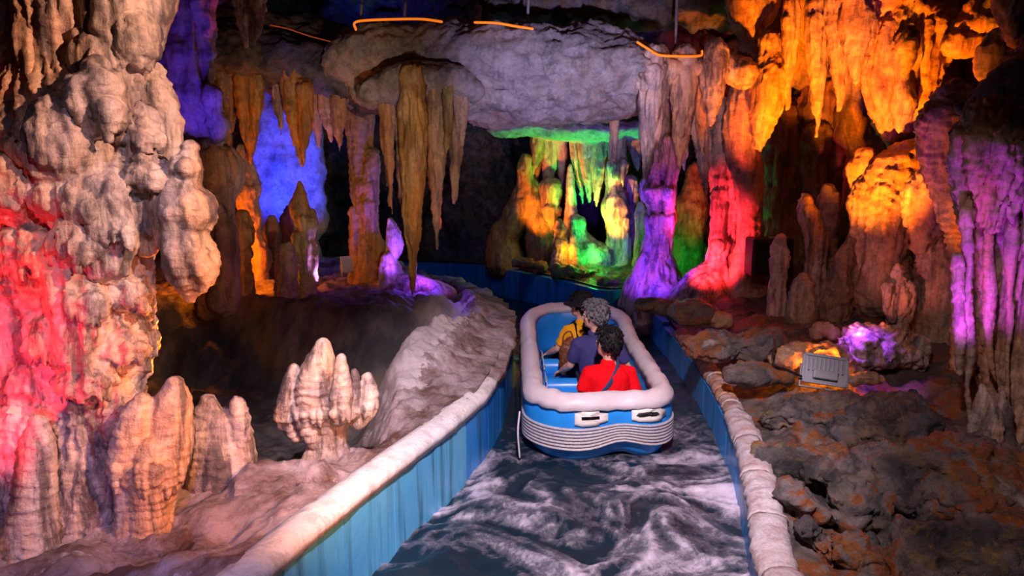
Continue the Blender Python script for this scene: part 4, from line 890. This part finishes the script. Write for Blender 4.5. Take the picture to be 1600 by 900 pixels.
# handle patches on the stern: pale patch with a dark grip slot
def stern_at(x, z, out=0.0):
    i = np.argmin((OUT[:, 0]-x)**2 + (OUT[:, 1] > .6)*9); p, n_ = OUT[i], ON[i]
    pinch = -.05*math.exp(-((p[0]-.17)/.2)**2); u = np.interp(z, [.10, .22, .36, .46, .53], [.05, .078, .075, .050, .01]) + pinch + out
    return np.array((p[0]+n_[0]*u, p[1]+n_[1]*u, z + float(zlift(p[0], p[1], z)))), n_
for hx, hw_, hz, mat_ in ((-.12, .135, .372, 'raft_pale'), (.35, .125, .382, 'raft_pale')):
    mb = MB(); rows = []
    K = 24
    for s_ in (.004, .020):
        for rr_ in (1.0, .55, .0):
            for k in range(K):
                a_ = 2*math.pi*k/K; ex = abs(math.cos(a_))**.6*math.copysign(1, math.cos(a_)); ez = abs(math.sin(a_))**.8*math.copysign(1, math.sin(a_))
                q_, n_ = stern_at(hx + hw_*rr_*ex, hz + .064*rr_*ez, s_); rows.append(q_)
    F = []
    for s_ in (0, 1):
        for r_ in (0, 1):
            for k in range(K):
                b_ = (s_*3+r_)*K; F.append((b_+k, b_+(k+1) % K, b_+K+(k+1) % K, b_+K+k))
    F += [(k, (k+1) % K, 3*K+(k+1) % K, 3*K+k) for k in range(K)]
    h = part(mb.add(rows, F), 'handle_patch', mat_, raft)
    pth = [stern_at(hx + hw_*t, hz + (.008 if hx < 0 else .012 - .012*abs(t)*2), .024)[0] for t in np.linspace(-.5, .5, 9)]
    part(MB().tube(pth, .014 if hx < 0 else .02, .006, seg=10), 'grip', 'black', h)
# cleats and grab ropes on the inner walls
for x, ys in ((-.43, (.55, 1.05, 1.5, 1.95)), (.43, (.5, 1.3, 2.1))):
    for y in ys:
        c = part(MB().tube([(x, y-.04, .36), (x, y, .38), (x, y+.04, .36)], .012, seg=8), 'cleat', 'steel', raft)
for sx in (-1, 1):
    pth = catmull([(sx*.425, .3+.42*k, .36-.05*(k % 2)) for k in range(6)], 6)
    part(MB().tube(pth, .007, seg=6), 'grab_rope', 'raft_white', raft)
part(MB().tube(catmull([(-.70, .02, .40), (-.715, -.05, .25), (-.70, -.03, .02)], 6), .008, seg=6), 'tow_rope', 'raft_white', raft)

# ================================================================== PEOPLE
def rotz(v, a): c, s = math.cos(a), math.sin(a); return np.array((v[0]*c-v[1]*s, v[0]*s+v[1]*c, v[2]))
def hand(mb, wrist, d, side, sc=1.0, curl=.9, left=True):
    d = np.array(d, float); d /= np.linalg.norm(d); side = np.array(side, float); side -= d*side.dot(d); side /= np.linalg.norm(side)
    dn = np.cross(d, side); dn = dn if dn[2] < 0 else -dn
    w0 = np.array(wrist, float)
    mb.tube([w0-d*.01, w0+d*.045*sc, w0+d*.085*sc], [.024*sc, .038*sc, .036*sc], [.018*sc, .016*sc, .013*sc], ref=dn, seg=12)
    for k, (off, ln) in enumerate(((-.028, .060), (-.010, .072), (.010, .068), (.028, .054))):
        b_ = w0 + d*.085*sc + side*off*sc; a1 = curl*.6; pts = [b_-d*.02]
        dirv = d.copy(); cur = b_.copy()
        for s_ in range(3):
            pts.append(cur.copy()); cur = cur + dirv*ln*sc*(.45, .32, .26)[s_]
            dirv = dirv*math.cos(a1) + dn*math.sin(a1); dirv /= np.linalg.norm(dirv)
        pts.append(cur); mb.tube(pts, [.0095*sc]*4+[.0075*sc], seg=8)
    tb = w0 + d*.025*sc - side*.03*sc
    mb.tube([tb, tb+d*.03*sc-side*.018*sc+dn*.008, tb+d*.06*sc-side*.016*sc+dn*.03], [.013*sc, .011*sc, .009*sc], seg=8)
def person(label, loc, yaw, sc, head_yaw, arms, shirt, hair, trousers='jean', lean=(0, 0), hs=1.22, stout=1.0):
    root = empty('person', loc, label, 'person'); root.rotation_euler.z = yaw
    lx, ly = lean; S = sc
    def bend(p):
        p = np.array(p, float); t = max(0, p[2])/.6; return np.array((p[0]+lx*t, p[1]+ly*t, p[2]))*S
    HC = np.array((0, .0, .60))
    def hd(p):                      # head frame -> body frame
        q_ = rotz(np.array(p, float)*hs, head_yaw); return bend(HC + np.array((q_[0], q_[1]*1.0, q_[2] )))
    mb = MB()
    tor = [bend(p) for p in ((0,0,.05),(0,-.02,.18),(0,-.035,.34),(0,-.03,.46),(0,-.01,.53),(0,0,.565))]
    tra = np.array((.165,.15,.168,.175,.13,.07))*S*stout; trb = np.array((.12,.11,.12,.11,.085,.06))*S*stout
    mb.tube(tor, tra, trb, ref=(0,1,0), seg=20)
    mb.tube([bend((0,-.01,.52)), bend((0,.01,.60)), hd((0,.01,.05))], np.array((.06,.052,.052))*S, seg=14)
    rotm = Matrix.Rotation(head_yaw, 4, 'Z')
    mb.ellipsoid(hd((0,.012,.145)), np.array((.074,.092,.108))*S*hs, rot=rotm)
    mb.ellipsoid(hd((0,.040,.085)), np.array((.056,.060,.060))*S*hs, rot=rotm)
    mb.ellipsoid(hd((0,.082,.052)), np.array((.022,.020,.018))*S*hs, rot=rotm)                        # chin
    mb.tube([hd((0,.094,.155)), hd((0,.108,.125)), hd((0,.114,.112))], np.array((.008,.012,.014))*S*hs, seg=8)   # nose
    for sx in (-1, 1):
        mb.ellipsoid(hd((sx*.076,.0,.13)), np.array((.012,.022,.034))*S*hs, rot=rotm)                   # ears
        mb.ellipsoid(hd((sx*.03,.085,.165)), np.array((.022,.012,.008))*S*hs, rot=rotm)                 # brow ridge
        mb.ellipsoid(hd((sx*.036,.066,.11)), np.array((.024,.022,.026))*S*hs, rot=rotm)                 # cheeks
    mb.ellipsoid(hd((0,.096,.083)), np.array((.022,.010,.006))*S*hs, rot=rotm); mb.ellipsoid(hd((0,.094,.073)), np.array((.019,.010,.006))*S*hs, rot=rotm)
    SH = {}
    for sx, (el, wr, curl) in zip((-1, 1), arms):
        sh = bend((sx*.175*stout, -.015, .485)); e_ = np.array(el)*S; w_ = np.array(wr)*S; SH[sx] = (sh, e_, w_)
        mb.tube([bend((sx*.10,-.01,.50)), sh, sh+(e_-sh)*.5, e_], np.array((.06,.056,.048,.040))*S, seg=12)
        mb.tube([e_, e_+(w_-e_)*.35, w_], np.array((.040,.042,.027))*S, seg=12)
        fd = (w_-e_)/np.linalg.norm(w_-e_); hand(mb, w_, fd, (sx*-1.0, 0, .2), S, curl)
    legs = []
    for sx in (-1, 1):
        hp, kn, an = np.array((sx*.09,.02,.07))*S, np.array((sx*.13,.42,.16))*S, np.array((sx*.12,.62,-.08))*S
        legs.append((hp, kn, an))
        mb.tube([hp, hp+(kn-hp)*.5, kn], np.array((.09,.078,.058))*S, seg=12); mb.tube([kn, kn+(an-kn)*.4, an], np.array((.056,.056,.038))*S, seg=12)
        mb.tube([an+np.array((0,-.03,-.02)), an+np.array((0,.06,-.03)), an+np.array((0,.15,-.035))], np.array((.036,.042,.03))*S, seg=10)
    me = remesh(mb, 'body', .0075, 3); link('body', me, 'skin', root)
    # shirt
    mb = MB(); t2 = [p.copy() for p in tor]
    mb.tube(t2, tra+np.array((.022,.02,.016,.016,.016,.004))*S, trb+np.array((.024,.022,.018,.016,.014,.006))*S, ref=(0,1,0), seg=22)
    for sx in (-1, 1):
        sh, e_, w_ = SH[sx]
        mb.tube([bend((sx*.09,-.01,.50)), sh, sh+(e_-sh)*.45, sh+(e_-sh)*.78], np.array((.075,.074,.068,.066))*S, seg=14, dome=False)
    me = remesh(mb, 'shirt', .010, 4); co = get_co(me); no = get_no(me)
    set_co(me, co + no*(.007*fbm(co*np.array((14, 14, 8)), 3))[:, None]); sh_o = link('shirt', me, shirt, root)
    # trousers
    mb = MB(); mb.tube([np.array((0,-.01,.0))*S, np.array((0,0,.10))*S], np.array((.17,.165))*S*stout, np.array((.13,.125))*S*stout, ref=(0,1,0), seg=16)
    for hp, kn, an in legs:
        mb.tube([hp, hp+(kn-hp)*.5, kn, kn+(an-kn)*.1, kn+(an-kn)*.5, an], np.array((.102,.09,.073,.07,.064,.056))*S, seg=12)
    me = remesh(mb, 'trousers', .014, 2); link('trousers', me, trousers, root)
    # shoes
    for hp, kn, an in legs:
        mb = MB().tube([an+np.array((0,-.035,-.03)), an+np.array((0,.06,-.035)), an+np.array((0,.16,-.042))], np.array((.044,.05,.036))*S, np.array((.04,.042,.028))*S, ref=(0,0,1), seg=12)
        part(mb, 'shoe', 'black_cloth', root)
    # eyes, brows, mouth
    for sx in (-1, 1):
        e = part(MB().ellipsoid(hd((sx*.031,.092,.146)), np.array((.013,.009,.008))*S, 12, 8, rot=rotm), 'eye', 'eye_white', root)
        part(MB().ellipsoid(hd((sx*.031,.0995,.146)), np.array((.006,.003,.006))*S, 10, 6, rot=rotm), 'iris', 'hair_black', e)
        part(MB().tube([hd((sx*.014,.100,.166)), hd((sx*.032,.098,.171)), hd((sx*.05,.084,.165))], .0045*S, seg=6), 'eyebrow', hair, root)
    part(MB().tube([hd((-.02,.101,.078)), hd((0,.107,.079)), hd((.02,.101,.078))], .005*S, seg=6), 'mouth', 'lip', root)
    # hair
    V = []; F = []; nu, nv = 40, 26; ids = {}
    for i in range(nv+1):
        th = math.pi*i/nv
        for j in range(nu):
            ph = 2*math.pi*j/nu; p = np.array((math.sin(th)*math.cos(ph)*.090, math.sin(th)*math.sin(ph)*.112, math.cos(th)*.130)); V.append(p)
    V = np.array(V); nn = fbm(V*np.array((30, 30, 16))+sc*9, 3); V = V*(1+.085*nn)[:, None]
    def keep(p):
        lim = np.interp(p[1], [-.11, -.03, .02, .045, .07, .11], [-.092, -.080, -.02, .012, .045, .06]); return p[2] > lim
    for i in range(nv):
        for j in range(nu):
            k = (j+1) % nu; q_ = (i*nu+j, (i+1)*nu+j, (i+1)*nu+k, i*nu+k)
            if all(keep(V[t]) for t in q_): F.append(q_)
    W = np.array([hd(p + np.array((0, .004, .152))) for p in V])
    hm = MB().add(W, F); hr = random.Random(int(sc*1000)); ok = [p for p in V if keep(p) and p[2] < .122]
    for q in range(170):
        p = ok[hr.randrange(len(ok))]; n_ = p/np.linalg.norm(p); dn = np.array((hr.uniform(-.5, .5), -.35+hr.uniform(-.4, .4), -1.0)); dn -= n_*dn.dot(n_); dn /= np.linalg.norm(dn)+1e-9
        l_ = hr.uniform(.03, .055); hm.tube([hd(a + np.array((0, .004, .152))) for a in (p*.97, p*1.03+dn*l_*.45, p*1.01+dn*l_)], np.array((.010, .008, .002))*S*hs, seg=5)
    me = hm.mesh('hair'); fix_normals(me); ho = link('hair', me, hair, root)
    sd = ho.modifiers.new('thick', 'SOLIDIFY'); sd.thickness = .014*S; sd.offset = -1
    return root, bend, hd, rotm, S, SH, sh_o

# boy in red, rearmost
p1, bend, hd, rotm, S, SH, so = person('person in a red T-shirt with a dark strap across the back, at the stern', (.875, 6.44, .14), .06, .95, .75, [((-.27,-.02,.26),(-.27,.16,.13),1.0),((.28,-.03,.25),(.24,.16,.13),1.0)], 'red_cloth', 'hair_black', stout=1.10)
pth = catmull([bend(p) for p in ((.085,.05,.575),(.085,-.03,.60),(.06,-.105,.545),(.0,-.165,.45),(-.07,-.178,.36),(-.14,-.14,.27),(-.19,-.03,.19))], 6)
part(MB().tube(pth, .024, .006, ref=(.45, -1, .25), seg=10), 'bag_strap', 'strap', p1)
el, wr = SH[-1][1], SH[-1][2]; w0 = wr + (el-wr)*.12
part(MB().tube([w0, w0+(el-wr)*.10], .036, seg=14), 'bracelet', 'raft_white', p1)
# man in navy
p2, bend, hd, rotm, S, SH, so = person('grey haired person in a navy polo shirt in the middle of the raft', (.865, 7.18, .20), .05, 1.0, 1.05, [((-.27,.05,.25),(-.34,.25,.13),1.1),((.30,-.02,.24),(.31,.16,.10),.9)], 'navy_cloth', 'hair_grey', lean=(-.02, .0), stout=1.08)
ring = [bend((.078*math.cos(t), .068*math.sin(t)+.0, .585+.012*math.sin(t))) for t in np.linspace(0, 2*math.pi, 18)]
part(MB().tube(ring, .010, .024, ref=(0, 0, 1), seg=8), 'collar', 'navy_cloth', p2)
# woman in yellow with black hat
p3, bend, hd, rotm, S, SH, so = person('person in a yellow shirt and black brimmed hat at the front of the raft', (.77, 7.95, .18), .35, .96, .70, [((-.27,.06,.27),(-.30,.28,.16),1.1),((.27,.02,.26),(.12,.26,.18),1.1)], 'yellow_cloth', 'hair_black', trousers='black_cloth')
hb = hd((0, 0, .185)); K = 28; mb = MB(); prof = [(.001,.085),(.05,.083),(.078,.07),(.088,.035),(.094,.0),(.125,-.012),(.158,-.030),(.160,-.036),(.125,-.022),(.094,-.010),(.08,.02),(.05,.06),(.001,.068)]
V = []; F = []
for r_, z_ in prof:
    for k in range(K):
        a_ = 2*math.pi*k/K; V.append(hb + np.array(rotm.to_3x3() @ Vector((r_*math.cos(a_), r_*1.12*math.sin(a_), z_)))*S*1.22)
for i in range(len(prof)-1):
    for k in range(K): F.append((i*K+k, i*K+(k+1) % K, (i+1)*K+(k+1) % K, (i+1)*K+k))
hat = part(MB().add(V, F), 'hat', 'black_cloth', p3)
part(MB().tube([hd((0,-.07,.15)), hd((0,-.10,.08)), bend((.02,-.12,.52)), bend((.03,-.155,.40))], [.07,.075,.07,.03], [.035,.04,.035,.02], ref=(0,1,0), seg=16), 'long_hair', 'hair_black', p3)
for sx in (-1, 1):
    pth = catmull([bend(p) for p in ((sx*.10,-.135,.30),(sx*.105,-.128,.45),(sx*.10,-.03,.575),(sx*.10,.09,.50),(sx*.11,.12,.35))], 6)
    part(MB().tube(pth, .018, .006, ref=(0, -1, .3), seg=8), 'strap', 'black_cloth', p3)
# backpack and handbag
bp = empty('backpack', p3.matrix_basis @ Vector((.05, -.20, .16)), 'black backpack worn by the yellow shirted rider', 'backpack'); bp.rotation_euler.z = .35
mb = MB().tube([(0,0,0),(0,0,.14),(0,.01,.28)], [.13,.14,.11], [.065,.075,.05], ref=(0,1,0), seg=18); part(mb, 'pack_body', 'black_cloth', bp)
mb = MB().tube([(0,-.065,.02),(0,-.07,.10)], [.09,.085], [.03,.028], ref=(0,1,0), seg=14); part(mb, 'pocket', 'black_cloth', bp)
part(MB().tube(catmull([(-.03,.0,.31),(0,.0,.35),(.03,.0,.31)], 5), .008, seg=6), 'carry_loop', 'black_cloth', bp)
hbq = empty('handbag', (.60, 7.62, .28), 'brown leather bag on the lap between the navy and yellow riders', 'bag')
mb = MB(); mb.tube([(0,0,.0),(0,0,.12),(0,0,.24),(0.02,0,.32)], [.085,.10,.09,.05], [.06,.075,.07,.04], ref=(0,1,0), seg=16)
me = remesh(mb, 'bag_body', .01, 1); roughen(me, .018, 0, .006, k=14); link('bag_body', me, 'bag', hbq)
part(MB().tube(catmull([(-.06,0,.26),(-.05,.0,.38),(.02,0,.42),(.06,.0,.30)], 6), .009, seg=6), 'bag_handle', 'bag', hbq)

# ================================================================== FIXTURES
fo = P(1289, 578, 6.15); fl = empty('floodlight', fo, 'grey metal floodlight seen from behind, lying on the right rock ledge', 'floodlight')
R = Matrix.Rotation(math.radians(-8), 4, 'Z') @ Matrix.Rotation(math.radians(-22), 4, 'X') @ Matrix.Rotation(math.radians(7), 4, 'Y')
fl.rotation_euler = R.to_euler()
mb = MB().box((-.175, -.0, -.115), (.175, .075, .115)); part(mb, 'housing', 'aluminium', fl, False, .012)
mb = MB()
for a_, b_ in (((-.19, -.012, -.13), (.19, .02, -.105)), ((-.19, -.012, .105), (.19, .02, .13)), ((-.19, -.012, -.13), (-.165, .02, .13)), ((.165, -.012, -.13), (.19, .02, .13))): mb.box(a_, b_)
part(mb, 'rear_frame', 'aluminium', fl, False, .004)
for k in range(9):
    x = -.14 + k*.035; part(MB().box((x-.004, -.03, -.02), (x+.004, .0, .095)), 'cooling_fin', 'aluminium', fl, False)
part(MB().box((-.10, -.05, -.085), (.10, .0, -.01)), 'driver_box', 'aluminium', fl, False, .008)
part(MB().box((-.16, .073, -.10), (.16, .079, .10)), 'lens', 'lens_amber', fl, False)
for sx in (-1, 1): part(MB().box((sx*.197-.006, .0, -.16), (sx*.197+.006, .04, .03)), 'bracket_arm', 'steel', fl, False, .002)
part(MB().box((-.203, .0, -.17), (.203, .04, -.158)), 'bracket_foot', 'steel', fl, False, .002)
c = catmull([tuple(P(x, y, d_)) for x, y, d_ in ((1252,588,6.1),(1230,578,6.1),(1210,570,6.1),(1207,555,6.15),(1211,540,6.3),(1210,530,6.6))], 8)
tag(build(MB().tube(c, .010, seg=8), 'power_cable', 'black', base=c[0]), 'black power cable running left from the floodlight', 'cable')
so_ = P(1206, 432, 8.9); sp = empty('loudspeaker', so_, 'black box loudspeaker with a green indicator light behind the slim stalagmite', 'loudspeaker')
part(MB().box((-.25, -.0, .0), (.25, .32, .46)), 'cabinet', 'black', sp, False, .02)
part(MB().box((-.21, -.012, .04), (.21, .0, .42)), 'grille', 'black_cloth', sp, False, .006)
part(MB().tube([(-.01, -.02, .27), (-.01, -.008, .27)], .016, seg=10), 'indicator_light', 'led_green', sp)
part(MB().box((-.02, .1, .46), (.20, .14, .475)), 'carry_handle', 'steel', sp, False, .004)
# ---- stones on the far ledge
boulder('low dark stone on the far ledge left of the niche', 12.7, [(805,412,8),(830,414,10),(850,418,8)], 'wet', 1.3, .04, .03)
boulder('long low brown stone before the niche floor', 12.2, [(868,425,8),(900,428,9),(935,433,8)], 'wet', 1.3, .04, .03)
boulder('brown stone before the niche beside the purple skirted column', 11.5, [(945,442,8),(968,444,11),(985,450,8)], 'wet', 1.3, .04, .03)
